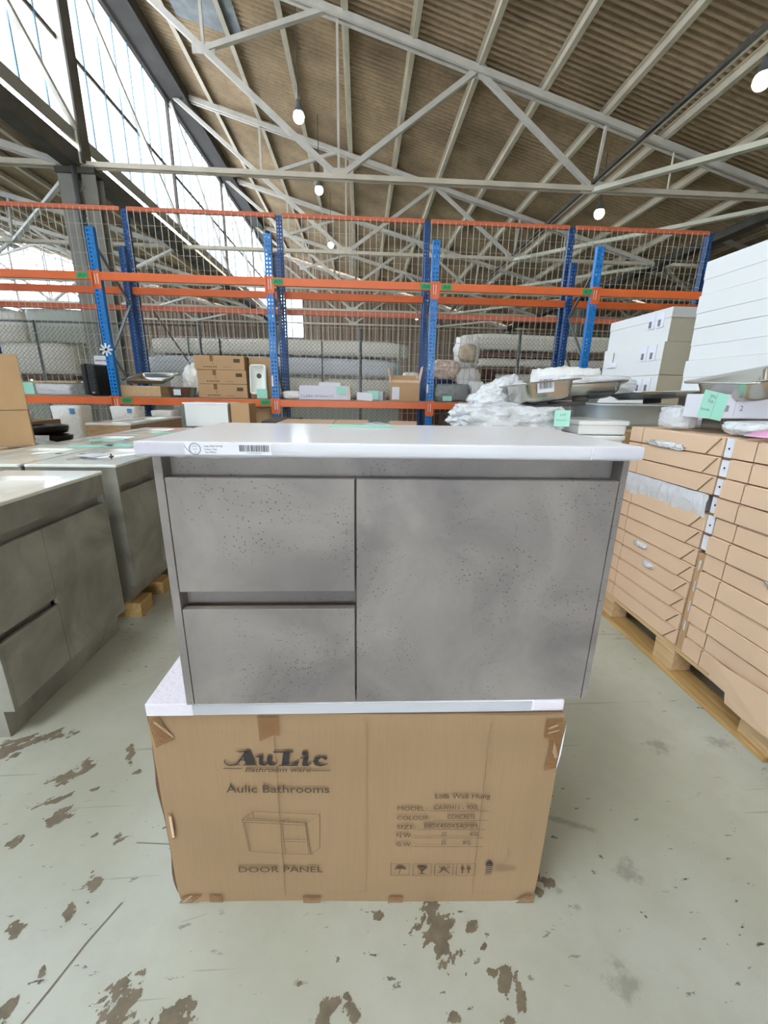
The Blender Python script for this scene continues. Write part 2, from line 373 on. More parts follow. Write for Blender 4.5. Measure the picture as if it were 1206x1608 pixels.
def barcode(bm, x0, x1, z0, z1, y=0, seed=1, n=26):
    rnd = random.Random(seed); x = x0; u = (x1 - x0) / (n * 1.5)
    while x < x1:
        w = u * rnd.choice([.5, .8, 1.3]); rect(bm, x, min(x + w, x1), z0, z1, y); x += w + u * rnd.choice([.4, .6, 1])
def crumple(name, w, d, h, m, parent=None, seed=0, amp=.18, fq=3.2, sub=4, square=.5, loc=(0, 0, 0)):
    bm = new(); bmesh.ops.create_icosphere(bm, subdivisions=sub, radius=1)
    o = Vector((seed * 7.3, seed * 3.1, seed * 1.7))
    for v in bm.verts:
        c = v.co.copy()
        k = max(abs(c.x), abs(c.y), abs(c.z)); sq = c / k
        c = c.lerp(sq, square)
        n = noise.noise(c * fq + o) * 1.0 + noise.noise(c * fq * 2.7 + o) * .5 + abs(noise.noise(c * fq * 5 + o)) * .35
        c = c * (1 + n * amp)
        v.co = Vector((c.x * w / 2, c.y * d / 2, max(0, (c.z + 1) * h / 2)))
        v.co += Vector(loc)
    return obj(name, bm, m, parent, smooth=True)

# ------------------------------------------------------------------ large structure
Y0, Y1 = -15.3, 32.4
ZB, ZT, XL, XR = 6.0, 10.4, -6.2, 11.0
SLOPE = (ZT - ZB) / (XR - XL)
fl = obj('floor', BX(-24, 29, Y0 - 3, Y1 + .2, -.2, 0), floor_mat()); fl['kind'] = 'structure'

BARE = mat('bare_concrete', srgb(124, 114, 96), .7, var=.22, vs=30)
bm = new()
cell = .0019; cells = set()
for k, (x, y, rx, ry, a) in enumerate(SPOTS):
    m = 1.9; ca, sa = math.cos(R(a)), math.sin(R(a)); ext = max(rx, ry) * m
    for i in range(int((x - ext) / cell), int((x + ext) / cell) + 1):
        for j in range(int((y - ext) / cell), int((y + ext) / cell) + 1):
            wx, wy = (i + .5) * cell - x, (j + .5) * cell - y
            u, v = (wx * ca + wy * sa) / rx, (-wx * sa + wy * ca) / ry
            r = math.hypot(u, v)
            if r > m: continue
            # ragged edge, streaked along the direction of traffic
            p, q = (wx + x) * .77 + (wy + y) * .64, -(wx + x) * .64 + (wy + y) * .77
            n = noise.noise(Vector((p * 22, q * 48, k * .3))) * .75 + noise.noise(Vector((p * 60, q * 120, 5))) * .45 + noise.noise(Vector((p * 170, q * 260, 9))) * .2
            if r + n * 1.1 < .72: cells.add((i, j))
vm = {}
def gv(i, j):
    if (i, j) not in vm: vm[i, j] = bm.verts.new((i * cell + .0006 * noise.noise(Vector((i, j * 1.3, 0))), j * cell + .0006 * noise.noise(Vector((j, i, 3))), .0008))
    return vm[i, j]
for i, j in cells: bm.faces.new((gv(i, j), gv(i + 1, j), gv(i + 1, j + 1), gv(i, j + 1)))
for (pts, w) in [([(-.62, .78), (-.66, .70), (-.69, .62), (-.715, .56)], .006), ([(-.66, .93), (-.60, .925), (-.545, .92)], .004), ([(-.50, .72), (-.47, .735)], .003), ([(-.45, .73), (-.39, .745)], .003)]:
    v = [[bm.verts.new((x + s_ * w / 2, y + s_ * w / 4, .0009)) for s_ in (-1, 1)] for x, y in pts]
    for a_, b_ in zip(v, v[1:]): bm.faces.new((a_[0], b_[0], b_[1], a_[1]))
obj('bare_patches', bm, BARE, fl, stuff=True)

ceil = struct('ceiling')
def roof_z(x, off=0): return ZT - SLOPE * (x - XL - off)
def build_bay(off, main=True):
    pitch = .146; seg = 6 if main else 4
    n = int((Y1 - Y0) / pitch) * seg
    rows = [(-6.0, -3.25), (-3.35, -.3), (-.4, 2.65), (2.55, 5.6), (5.5, 8.55), (8.45, 10.85)]
    for ri, (xa, xb) in enumerate(rows):
        bm = new(); prev = None
        for i in range(n + 1):
            y = Y0 + i * pitch / seg; dz = .04 * math.sin(2 * math.pi * i / seg) + .16 + (.015 if ri % 2 else 0)
            cur = [bm.verts.new((off + x, y, roof_z(x) + dz)) for x in (xa, xb)]
            if prev: bm.faces.new((prev[0], prev[1], cur[1], cur[0]))
            prev = cur
        obj('roof_sheet', bm, ROOF, ceil, smooth=True, stuff=True)
    px = [-4.72 + 1.465 * k for k in range(11)]
    for x in px:
        bm = new(); z = roof_z(x) + .1
        box(bm, off + x - .035, off + x - .025, Y0, Y1, z - .11, z + .04)
        box(bm, off + x - .05, off + x + .06, Y0, Y1, z - .12, z - .108)
        box(bm, off + x - .1, off + x - .03, Y0, Y1, z + .03, z + .042)
        obj('purlin', bm, PURL, ceil)
    # eaves beam over the glazing, sill beam and valley gutter
    bm = new(); box(bm, off - 6.25, off - 6.1, Y0, Y1, 10.05, 10.55); box(bm, off - 6.05, off - 5.45, Y0, Y1, 10.12, 10.2); box(bm, off - 5.5, off - 5.42, Y0, Y1, 9.95, 10.25)
    obj('eaves_beam', bm, mat('dark_eaves_steel', srgb(52, 48, 44), .75, var=.3, vs=2), ceil)  # very dark steel colour with random variation
    bm = new(); box(bm, off - 6.17, off - 6.11, Y0, Y1, 6.36, 6.6, .01); obj('sill_beam', bm, COLM, ceil)
    bm = new(); box(bm, off - 6.45, off - 6.1, Y0, Y1, 5.9, 5.92); box(bm, off - 6.45, off - 6.43, Y0, Y1, 5.92, 6.12); box(bm, off - 6.13, off - 6.1, Y0, Y1, 5.92, 6.22)
    obj('valley_gutter', bm, DKST, ceil)
build_bay(0); build_bay(-17.2, False); build_bay(17.2, False)
obj('patch_sheet', (lambda bm: (quad(bm, [(-4.5, 12.0, roof_z(-4.5) + .1), (-2.9, 12.0, roof_z(-2.9) + .1), (-2.9, 13.3, roof_z(-2.9) + .1), (-4.5, 13.3, roof_z(-4.5) + .1)]), bm)[1])(new()), GREYSHEET, ceil, label='grey patch sheet with dark staining')

# sawtooth glazing: frame rails, glazing bars and panes, one window per valley line
YB = [.6 + 5.3 * k for k in range(-3, 7)]
def glazing(idx, off, fine=True):
    w = struct('window_%d' % idx)
    bm = new(); box(bm, off - 6.23, off - 6.17, Y0, Y1, 8.08, 8.16); obj('rail', bm, DKST, w)
    step = 5.3 / 7 if fine else 5.3 / 3.5
    n = int((Y1 - Y0) / step)
    bars = bpy.data.meshes.new('glazing_bar'); b = new(); box(b, -.02, .03, -.022, .022, 6.56, 10.1); b.to_mesh(bars); b.free(); bars.materials.append(GBAR)
    pans = []
    for z0, z1 in ((6.56, 8.08), (8.16, 10.08)):
        me = bpy.data.meshes.new('pane'); b = new(); box(b, -.003, .003, .015, step - .015, z0, z1); b.to_mesh(me); b.free(); me.materials.append(GLASS); pans.append(me)
    for i in range(n):
        y = Y0 + i * step
        share('glazing_bar', bars, w, (off - 6.2, y, 0))
        for me in pans: share('pane', me, w, (off - 6.2, y, 0))
    for y in YB[1:]:
        bm = new(); box(bm, off - 6.24, off - 6.12, y - .05, y + .05, 6.4, 10.2); obj('mullion', bm, DKST, w)
glazing(1, 0); glazing(2, -17.2, False)
wv = struct('wall_valley_blocker')
obj('cladding', BX(11.0, 11.04, Y0, Y1, 6.56, 10.1), WALLB, wv)  # unseen sheet added in place of glazing to keep the right bay dark
# glazing braces
for y in YB[1:-1]:
    bm = new(); bar(bm, (-6.08, y + .1, 10.1), (-6.08, y + 5.3, 6.5), .09, .09); obj('wind_brace', bm, TRUSS, ceil)
    bm = new(); bar(bm, (5.5, y + 5.3, 5.98), (10.9, y, 5.98), .14, .1); obj('plan_brace', bm, TRUSSC, ceil)
    bm = new(); bar(bm, (5.5 + 17.2, y + 5.3, 5.98), (10.9 + 17.2, y, 5.98), .14, .1); obj('plan_brace', bm, TRUSSC, ceil)
    bm = new(); bar(bm, (5.5 - 17.2, y + 5.3, 5.98), (10.9 - 17.2, y, 5.98), .1, .08); obj('plan_brace', bm, TRUSS, ceil)
bm = new(); bar(bm, (5.45, Y0, 6.12), (5.45, Y1, 6.12), .07, .07); obj('tie_runner', bm, DKST, ceil)
bm = new(); bar(bm, (6.25, Y0, 6.75), (6.25, Y1, 6.75), .05, .05); obj('conduit', bm, TRUSS, ceil)

# trusses
def truss(y, off, label, group):
    t = thing('roof_truss', label, 'truss', (off, y, 0), group=group)
    def part(name, a, b, w=.09, sec='a', m=TRUSS):
        bm = new()
        if sec == 'a': angle(bm, (a[0], 0, a[1]), (b[0], 0, b[1]), w)
        elif sec == 'b': bar(bm, (a[0], 0, a[1]), (b[0], 0, b[1]), w, w, (0, 1, 0))
        else: tube(bm, (a[0], 0, a[1]), (b[0], 0, b[1]), w, 8)
        return obj(name, bm, m, t, smooth=False)
    tz = lambda x: roof_z(x) - .06
    A, C, N1, T1, N2 = (-6.1, tz(-6.1)), (10.9, tz(10.9) - .02), (-.5, 6.0), (2.55, tz(2.55)), (5.5, 6.0)
    bm = new(); box(bm, 0, 0, 0, 0, 0, 0) if False else None
    for dy in (-.07, .07): bar(bm, (A[0], dy, A[1]), (C[0], dy, C[1]), .07, .13)
    obj('top_chord', bm, TRUSS, t)
    bm = new()
    for dy in (-.06, .06): bar(bm, (-6.1, dy, 6.0), (11.0, dy, 6.0), .05, .1)
    obj('bottom_chord', bm, PURL, t)
    part('diagonal', A, N1, .11, 'b'); part('diagonal', N1, T1, .11, 'b'); part('diagonal', T1, N2, .1, 'b')
    G = (-3.3, A[1] + (N1[1] - A[1]) * (2.8 / 5.6))
    part('strut', G, (-.75, tz(-.75)), .1, 'b'); part('strut', G, (-3.3, tz(-3.3)), .06, 'b')
    part('vertical', N1, (-.5, tz(-.5)), .05, 'b'); part('vertical', N2, (5.62, tz(5.62)), .06, 'b'); part('hanger', (7.33, 6.0), (7.33, tz(7.33)), .022, 't', TRUSSC)
    for (x, z), s in ((N1, .34), (N2, .3), (G, .24), (T1, .2)):
        bm = new(); box(bm, x - s, x + s, -.015, .015, z - .08, z + s * .55, .01); obj('gusset', bm, TRUSS, t)
    return t
order = ['nearest', 'second', 'third', 'fourth', 'fifth']
vis = [y for y in YB if y > 10]
for k, y in enumerate(vis):
    truss(y, 0, ('%s pale grey steel truss under the tan roof beside the tall windows' % order[k]).replace('nearest', 'nearest full').replace('fifth', 'farthest'), 'trusses of the middle roof bay')
    truss(y, -17.2, '%s steel truss of the low dark roof left of the tall windows' % order[k].replace('fifth', 'farthest'), 'trusses of the left roof bay')
    truss(y, 17.2, '%s steel truss in the dark roof bay at the far right' % order[k].replace('fifth', 'farthest'), 'trusses of the right roof bay')

# valley columns
def column(x, y, label):
    t = thing('steel_column', label, 'column', (x, y, 0), group='valley columns')
    for nm, xa in (('leg', -.42), ('leg', .08)):
        bm = new(); box(bm, xa, xa + .3, -.15, -.13, 0, 5.95); box(bm, xa, xa + .3, .13, .15, 0, 5.95); box(bm, xa + .14, xa + .16, -.13, .13, 0, 5.95); obj(nm, bm, COLM, t)
    for k in range(9):
        bm = new(); bar(bm, (-.15, -.155, .3 + k * .62), (.12, -.155, .6 + k * .62), .05, .01, (0, 1, 0)); obj('lacing', bm, COLM, t)
    bm = new(); box(bm, -.2, .15, -.16, .14, 5.98, 10.1); obj('upper_post', bm, TRUSSC, t)
    bm = new(); box(bm, .15, .19, -.18, .16, 6.0, 10.1); obj('flange', bm, DKST, t)
    bm = new(); box(bm, -.44, .4, -.2, .2, 5.78, 5.9, .01); obj('cap_plate', bm, DKST, t)
    bm = new(); tube(bm, (-.02, -.2, 5.9), (-.05, -.2, 0), .055, 10); obj('downpipe', bm, GALV, t, smooth=True)
    return t
column(-6.2, 11.2, 'laced double-leg steel column behind the leftmost blue rack upright')
column(-6.2, 32.2, 'far grey steel column at the end wall, left side')
column(11.0, 21.8, 'grey steel column behind the right end of the mesh rack')
column(11.0, 32.2, 'far grey steel column at the end wall, right side')

# walls
def corr_wall(name, a, b, z1, m, pitch=.3, parent=None):
    bm = new(); a, b = Vector(a), Vector(b); d = (b - a); L_ = d.length; d.normalize(); nrm = Vector((-d.y, d.x, 0)); n = int(L_ / pitch) * 4; pv = None
    for i in range(n + 1):
        p = a + d * (L_ * i / n) + nrm * (.05 if i % 4 in (1, 2) else 0)
        c = (bm.verts.new((p.x, p.y, a.z)), bm.verts.new((p.x, p.y, z1)))
        if pv: bm.faces.new((pv[0], c[0], c[1], pv[1]))
        pv = c
    o = obj(name, bm, m, parent)
    if not parent: o['kind'] = 'structure'
    return o
wb = struct('wall_back')
for a, b, z0, z1 in [(-23.6, -16.6, 0, 6.4), (-16.6, -5.7, 0, 10.6), (-5.7, -4.1, 0, 5.0), (-5.7, -4.1, 7.75, 10.6), (-4.1, 28.5, 0, 10.6)]:
    corr_wall('cladding', (a, Y1, z0), (b, Y1, z0), z1, WALLB, parent=wb)
for i, (a, b, z0, z1, nb) in enumerate([(-23.6, -16.6, 6.4, 10.4, 6), (-5.7, -4.1, 5.0, 7.75, 2)]):
    w = struct('window_%d' % (4 + i)); st = (b - a) / nb
    for k in range(nb): obj('pane', BX(a + k * st + .02, a + (k + 1) * st - .02, Y1, Y1 + .01, z0, z1), GLASS, w)
    for k in range(nb + 1): obj('glazing_bar', BX(a + k * st - .03, a + k * st + .03, Y1 - .03, Y1 + .03, z0, z1), GALV, w)
    obj('rail', BX(a, b, Y1 - .04, Y1, z0 - .06, z0 + .04), GALV, w)
corr_wall('wall_left', (-23.7, Y0, 0), (-23.7, Y1, 0), 6.3, WALLB)
corr_wall('wall_right', (28.5, Y1, 0), (28.5, Y0, 0), 10.6, WALLB)
# front wall behind the photographer with an open loading door
wf = struct('wall_front')
for n_, (xa, xb, za, zb) in enumerate([(-23.7, -5, 0, 10.6), (5.5, 28.5, 0, 10.6), (-5, 5.5, 4.4, 10.6)]):
    obj('wall_panel', BX(xa, xb, Y0 - .1, Y0, za, zb), WALLB, wf)

# purlin lamps
def lamp(x, y, z, label, top):
    t = thing('high_bay_lamp', label, 'lamp', (x, y, z), group='round high-bay lamps')
    bm = new(); loft(bm, [[Vector((math.cos(a) * r, math.sin(a) * r, h)) for a in [2 * math.pi * i / 20 for i in range(20)]] for r, h in ((.11, .07), (.10, .14), (.06, .2), (.05, .3))], False, True)
    obj('reflector', bm, GALV, t, True)
    bm = new(); bmesh.ops.create_uvsphere(bm, u_segments=16, v_segments=10, radius=.125)
    obj('bulb', bm, LAMPM, t, True)
    bm = new(); tube(bm, (0, 0, .3), (0, 0, max(.5, top - z)), .012); obj('suspension_rod', bm, DKST, t)
LAMPM = mat('lamp_glow', (1, .97, .75, 1), emit=22)
for x, y, z, lb in [(-1.4, 11.5, 7.25, 'glowing round lamp nearest under the tan roof left of centre'), (-1.28, 15.0, 7.25, 'glowing round lamp just below the long steel tie, left of centre'), (-1.25, 19.9, 7.25, 'glowing round lamp seen through the wire mesh above the second upright'),
                    (6.25, 12.2, 5.9, 'glowing lamp beside the truss joint on the right'), (6.1, 7.5, 5.95, 'brightest round lamp at the right edge of the roof'), (-1.2, 25.5, 7.2, 'small far lamp low between the orange beams'),
                    (-8.2, 19.0, 5.6, 'small lamp of the left bay behind the orange beam'), (3.4, 27, 5.7, 'tiny far lamp at the right of the third upright')]:
    lamp(x, y, z, lb, roof_z(x) if x > -6.2 else 6.6)

# ------------------------------------------------------------------ hero: wall-hung vanity on a slab on a carton
def make_hero():
    zb, zt = .636, 1.176
    t = thing('wall_hung_vanity', 'concrete-look wall-hung bathroom vanity with two drawers and one door, centre front', 'vanity', (.066, .7501, 0), -.0133)
    L_, Rr = -.440, .443; D = .44
    bm = new()
    box(bm, L_, L_ + .016, 0, D, zb, zt, .0008, 1); box(bm, Rr - .012, Rr, 0, D, zb, zt, .0008, 1)
    box(bm, L_ + .016, Rr - .012, .02, D, zb, zb + .016); box(bm, L_ + .016, Rr - .012, D - .012, D, zb + .016, zt)
    obj('carcass', bm, CONC, t)
    obj('top_rail', BX(L_ + .016, Rr - .012, .034, .05, 1.10, zt), CONC, t)
    obj('middle_rail', BX(L_ + .016, -.075, .034, .05, .85, .92), CONC, t)
    obj('divider', BX(-.083, -.069, .03, D - .02, zb + .016, zt - .05), CONC, t)
    for (a, b, z0, z1) in ((-.4225, -.0768, .905, 1.136), (-.4225, -.0768, .637, .8665)):
        d = obj('drawer_front', BX(a, b, 0, .0165, z0, z1, bev=.0015), CONC, t)
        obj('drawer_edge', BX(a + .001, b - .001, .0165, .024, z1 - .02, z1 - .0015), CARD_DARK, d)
    obj('door', BX(-.0735, .4295, 0, .0165, .637, 1.136, bev=.0015), CONC, t)
    # stone top
    bm = new(); box(bm, -.459, .4545, -.0155, .445, 1.1785, 1.203, .0035, 3)
    top = obj('stone_top', bm, WHITE, t, smooth=False)
    # film stretched over the top and down over its edge, hanging a little under it
    bm = new(); n = 60; prev = None
    for i in range(n + 1):
        x = -.459 + .9135 * i / n; dz = .006 * noise.noise(Vector((x * 14, 0, 2)))
        dp = .001 + .003 * max(0, noise.noise(Vector((x * 11, 3, 0)))) + (.012 if x < -.2 else 0) * abs(noise.noise(Vector((x * 30, 1, 0))))
        cur = [bm.verts.new(p) for p in ((x, -.0175, 1.2035), (x, -.0178, 1.19 + dz * .2), (x, -.0172, 1.178), (x, -.012, 1.178 - dp))]
        if prev:
            for k in range(3): bm.faces.new((prev[k], cur[k], cur[k + 1], prev[k + 1]))
        prev = cur
    obj('stretch_film_edge', bm, FILM_THIN, top, smooth=True)
    # foam corner pieces under the film
    for xa, xb, lb in ((-.4592, -.379, 'left'), (.376, .4547, 'right')):
        obj('foam_edge', BX(xa, xb, -.0168, -.0155, 1.181, 1.201, bev=.0006), FOAMEDGE, top)
    y = -.0184
    lab = obj('label', BX(-.372, -.222, y, y + .0006, 1.1815, 1.2005), PAPER, top, label='silver paper label with round logo and barcode')
    bm = new(); yy = y - .0003
    cx, cz, r = -.3545, 1.191, .0098
    pts = [(cx + r * math.cos(a), cz + r * math.sin(a)) for a in [2 * math.pi * i / 28 for i in range(29)]]
    stroke(bm, pts, .0009, yy)
    for r2 in (.0086,): stroke(bm, [(cx + r2 * math.cos(a), cz + r2 * math.sin(a)) for a in [2 * math.pi * i / 28 for i in range(29)]], .0003, yy)
    rect(bm, cx - .004, cx + .004, cz - .0008, cz - .0002, yy); rect(bm, cx - .0008, cx + .0008, cz - .0065, cz - .005, yy); stroke(bm, [(cx - .004, cz + .004), (cx, cz + .0052), (cx + .004, cz + .004)], .0006, yy)
    stroke(bm, [(-.3725, 1.1995), (-.3715, 1.195), (-.367, 1.189), (-.362, 1.183)], [.0006, .001, .001, .0004], yy)
    text_mesh(bm, 'Code: STAR TOP 900', -.3385, -.3065, 1.1945, 1.1975, yy, .01)
    text_mesh(bm, 'Colour: Gala', -.3385, -.3165, 1.1892, 1.1922, yy, .01)
    text_mesh(bm, 'Size: 900mm', -.3375, -.318, 1.184, 1.187, yy, .01)
    barcode(bm, -.278, -.2265, 1.1872, 1.1985, yy, 5, 30)
    text_mesh(bm, '9 35010 090012', -.266, -.24, 1.1838, 1.1855, yy)
    obj('printed_text', bm, INK, lab)
    # clear tape bands round the top
    obj('white_tab', BX(.3565, .3578, -.0188, -.018, 1.179, 1.202), PAPER, top)
    # screwless hanging bracket on the back
    for x in (-.38, .38): obj('hanging_bracket', BX(x - .03, x + .03, D, D + .004, 1.08, 1.14, bev=.001), STEEL, t)
FILM_THIN = plastic_film('thin_stretch_film', srgb(214, 216, 226), .6, .12, 30, .15)
FOAMEDGE = mat('foam_edge_strip', srgb(226, 222, 232), .5, bump=.3, bs=90)
make_hero()

c = obj('green_card', BX(-.08, .082, 0, .075, 1.2035, 1.205, bev=.0003), GREEN); c.location = (0, 1.08, 0); c.rotation_euler = (0, 0, R(-2))
for v in c.data.vertices: pass
tag(c, 'folded mint green price card lying on the back of the wrapped white top', 'card')

s = thing('stone_slab', 'white stone vanity top with foam corners lying on the printed carton', 'slab', (-.002, .7536, 0), -.02)
bm = new(); box(bm, -.462, .462, .0, .462, .6035, .6345, .004, 3); obj('slab', bm, WHITE, s)
obj('foam_corner', BX(-.4635, -.362, -.0015, .22, .604, .6355, bev=.002), FOAMEDGE, s)
obj('foam_corner', BX(.388, .4635, -.0015, .12, .604, .6355, bev=.006), FOAMEDGE, s)
obj('clear_wrap', BX(-.362, .388, -.0012, .0, .606, .632), FILM_THIN, s)

def make_carton():
    t = thing('printed_carton', 'large brown carton printed Aulic Bathrooms door panel, under the vanity', 'carton', (-.0055, .7536, 0), -.0446)
    hw = .468; H = .6; D = .5
    bm = new()
    # subdivided box with slightly bulged faces and softened, crushed edges
    loops = []
    nz = 14
    for k in range(nz + 1):
        z = H * k / nz; l = []
        m = 16
        ring = [(-hw + 2 * hw * i / m, 0) for i in range(m)] + [(hw, D * i / 8) for i in range(8)] + [(hw - 2 * hw * i / m, D) for i in range(m)] + [(-hw, D - D * i / 8) for i in range(8)]
        for (x, y) in ring:
            q = Vector((x * 3, y * 3, z * 4)); b = .0022 * noise.noise(q + Vector((5, 1, 2)))
            nx = (x / hw) ** 7; 
            px = x * (1 + (.006 * noise.noise(Vector((z * 9, y * 5, 1))) if abs(x) > hw * .99 else 0)); py = y + (b - .001 if y == 0 else 0) + (.004 if (y == 0 and abs(x) == hw) else 0)
            if k == 0 or k == nz:
                px *= .994; py = py + (.003 if y == 0 else 0) - (.003 if y == D else 0)
            l.append(Vector((px, py, z)))
        loops.append(l)
    loft(bm, loops, True, True)
    body = obj('carton_body', bm, CARD, t)
    # opened, wavy side flap along the left edge, its shade put into the dark brown
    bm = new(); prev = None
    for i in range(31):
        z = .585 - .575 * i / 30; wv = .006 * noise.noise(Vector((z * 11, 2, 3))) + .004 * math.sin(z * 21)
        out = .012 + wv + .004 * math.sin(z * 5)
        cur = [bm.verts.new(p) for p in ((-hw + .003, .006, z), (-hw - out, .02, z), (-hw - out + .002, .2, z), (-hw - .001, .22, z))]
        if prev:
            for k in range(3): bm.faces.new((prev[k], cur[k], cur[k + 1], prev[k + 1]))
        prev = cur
    obj('side_flap', bm, CARD_DARK, t, label='torn edge of the side flap, shaded dark')
    # hand hole slot with a curled tab near the left edge
    bm = new(); stroke(bm, [(-.455, .315), (-.447, .312), (-.4455, .27), (-.448, .235), (-.454, .231)], [.002, .003, .004, .003, .002], -.005); obj('hand_hole', bm, CARD_DARK, t)
    obj('hand_hole_tab', BX(-.4535, -.447, -.0065, -.004, .236, .305, bev=.001), CARD_L, t)
    # pressed panel lines of the board
    for x in (-.19, .02, .30): obj('board_crease', BX(x - .0012, x + .0012, -.0036, -.003, .03, .58), CARD, t)
    yy = -.0062
    # tape
    def tp(pts, m=TAPE, name='tape_strip', y=-.0052):
        bm = new(); poly(bm, pts, y); return obj(name, bm, m, t)
    tp([(-.222, .596), (-.175, .596), (-.176, .545), (-.19, .547), (-.221, .53)])
    tp([(-.464, .59), (-.44, .592), (-.41, .535), (-.44, .52), (-.455, .51)])
    tp([(-.452, .58), (-.414, .54), (-.412, .546), (-.448, .585)], TAPEC, 'tape_crease', -.0058)
    tp([(.425, .592), (.466, .592), (.466, .46), (.437, .45), (.44, .54), (.424, .545)])
    tp([(.43, .568), (.45, .578), (.45, .584), (.43, .574)], TAPEC, 'tape_crease', -.0058); tp([(.43, .556), (.455, .565), (.455, .569), (.43, .56)], TAPEC, 'tape_crease', -.0058)
    tp([(.447, .535), (.455, .515), (.461, .49), (.456, .485), (.447, .505)], TAPEC, 'tape_crease', -.0058)
    tp([(.465, .55), (.4685, .585), (.467, .5), (.463, .46), (.4615, .462)], PAPER, 'loose_tape_end', -.007)
    tp([(-.385, .008), (-.35, .008), (-.353, .034), (-.384, .035)]); tp([(-.142, .006), (-.098, .006), (-.095, .028), (-.143, .026)]); tp([(.078, .006), (.118, .006), (.12, .03), (.082, .03)])
    tp([(-.466, .004), (-.43, .006), (-.40, .035), (-.45, .03)]); tp([(.415, .004), (.464, .005), (.464, .03), (.435, .032)])
    tp([(-.455, .012), (-.43, .036), (-.427, .032), (-.452, .008)], TAPEC, 'tape_crease', -.0058)
    # print: logo traced as letter shapes
    bm = new()
    sx = (.2455) / 855.0; ox, oz = -.3093, .4536
    f = lambda p: (ox + (p[0] - 152) * sx, oz + (267 - p[1]) * sx * 1.04)
    P = lambda pts: poly(bm, [f(p) for p in pts], yy)
    K = lambda pts, w: stroke(bm, [f(p) for p in pts], [x * sx for x in w] if isinstance(w, list) else w * sx, yy)
    P([(340, 97), (378, 93), (412, 222), (428, 228), (428, 235), (310, 235), (310, 229), (334, 224), (320, 160)])
    K([(345, 100), (310, 160), (272, 215), (245, 232), (205, 236), (178, 222), (166, 200), (178, 178)], [10, 12, 13, 13, 12, 11, 9, 3])
    K([(285, 184), (335, 182)], 11); K([(262, 100), (300, 106), (350, 100)], [3, 10, 12]); K([(240, 230), (290, 230)], 8)
    P([(415, 146), (475, 138), (482, 146), (472, 200), (480, 220), (500, 216), (512, 145), (553, 143), (542, 208), (556, 222), (586, 202), (590, 208), (560, 238), (525, 238), (508, 222), (492, 238), (462, 238), (440, 225), (446, 158), (418, 156)])
    P([(558, 100), (724, 96), (722, 106), (694, 112), (680, 226), (706, 228), (742, 208), (762, 196), (748, 240), (594, 240), (596, 232), (622, 228), (640, 112), (600, 110), (566, 114)])
    K([(695, 240), (715, 228), (735, 205), (765, 196)], [4, 14, 14, 5])
    P([(813 + 26 * math.cos(a), 118 + 20 * math.sin(a)) for a in [2 * math.pi * i / 16 for i in range(16)]])
    P([(772, 156), (842, 146), (826, 212), (834, 226), (858, 206), (862, 212), (832, 240), (788, 240), (782, 226), (798, 164), (774, 166)])
    K([(984, 172), (966, 160), (940, 152), (908, 166), (892, 196), (900, 222), (930, 234), (962, 228), (996, 214)], [30, 26, 12, 34, 42, 34, 20, 10, 4])
    K([(152, 267), (300, 268)], 6); K([(860, 284), (1010, 285)], 6)
    obj('logo', bm, INK, t)
    bm = new(); text_mesh(bm, 'Bathroom ware', -.2600, -.1075, .4435, .4562, yy, .012, .25); obj('printed_text', bm, INKB, t)
    bm = new(); text_mesh(bm, 'Aulic Bathrooms', -.3085, -.0665, .381, .4035, yy, .006); obj('printed_text', bm, INK2, t)
    bm = new(); text_mesh(bm, 'DOOR PANEL', -.3005, -.0875, .119, .139, yy, .008); obj('printed_text', bm, INKB, t)
    # drawing of the cabinet
    bm = new(); q = lambda px, pz: (-.3093 + (px - 152) * sx * 1.01, .3236 - (pz - 600) * sx * 1.36)
    lines = [[(258, 668), (362, 600), (905, 625), (790, 697), (258, 668)], [(258, 668), (290, 935), (600, 958), (815, 965), (895, 905), (905, 625)], [(790, 697), (815, 965)], [(272, 690), (780, 715)], [(585, 712), (600, 955)], [(590, 830), (780, 835)], [(596, 850), (782, 856)],
             [(275, 690), (302, 930)], [(355, 605), (355, 660)], [(300, 655), (790, 690)], [(592, 680), (640, 655), (640, 688)], [(780, 700), (800, 960)]]
    for l in lines: stroke(bm, [q(*p) for p in l], .0012, yy)
    obj('printed_drawing', bm, INKB, t)
    bm = new()
    text_mesh(bm, 'Lola Wall Hung', .1845, .3165, .3605, .379, yy, .006)
    for (lab_, z, x1, val, v0, v1, l0, l1) in [('MODEL:', .3305, .166, 'CAWH11 - 900L', .183, .292, .17, .3182), ('COLOUR:', .3005, .176, 'CONCRETE', .218, .285, .183, .3175), ('SIZE:', .271, .142, '880X450X540MM', .162, .292, .146, .3155), ('N.W.', .2425, .134, None, 0, 0, .138, .313), ('G.W.', .2135, .134, None, 0, 0, .138, .312)]:
        text_mesh(bm, lab_, .0955, x1, z - .004, z + .0095, yy, 0)
        rect(bm, l0, l1, z - .005, z - .0038, yy)
        if val: text_mesh(bm, val, v0, v1, z - .0005, z + .0145, yy, 0)
    for n_, z in (('22', .245), ('25', .216)):
        text_mesh(bm, n_, .207, .219, z - .001, z + .012, yy, .004); text_mesh(bm, 'KG', .262 if n_ == '25' else .278, .280 if n_ == '25' else .296, z - .001, z + .012, yy, .004)
    obj('printed_text', bm, INKB, t)
    # four handling symbols
    bm = new()
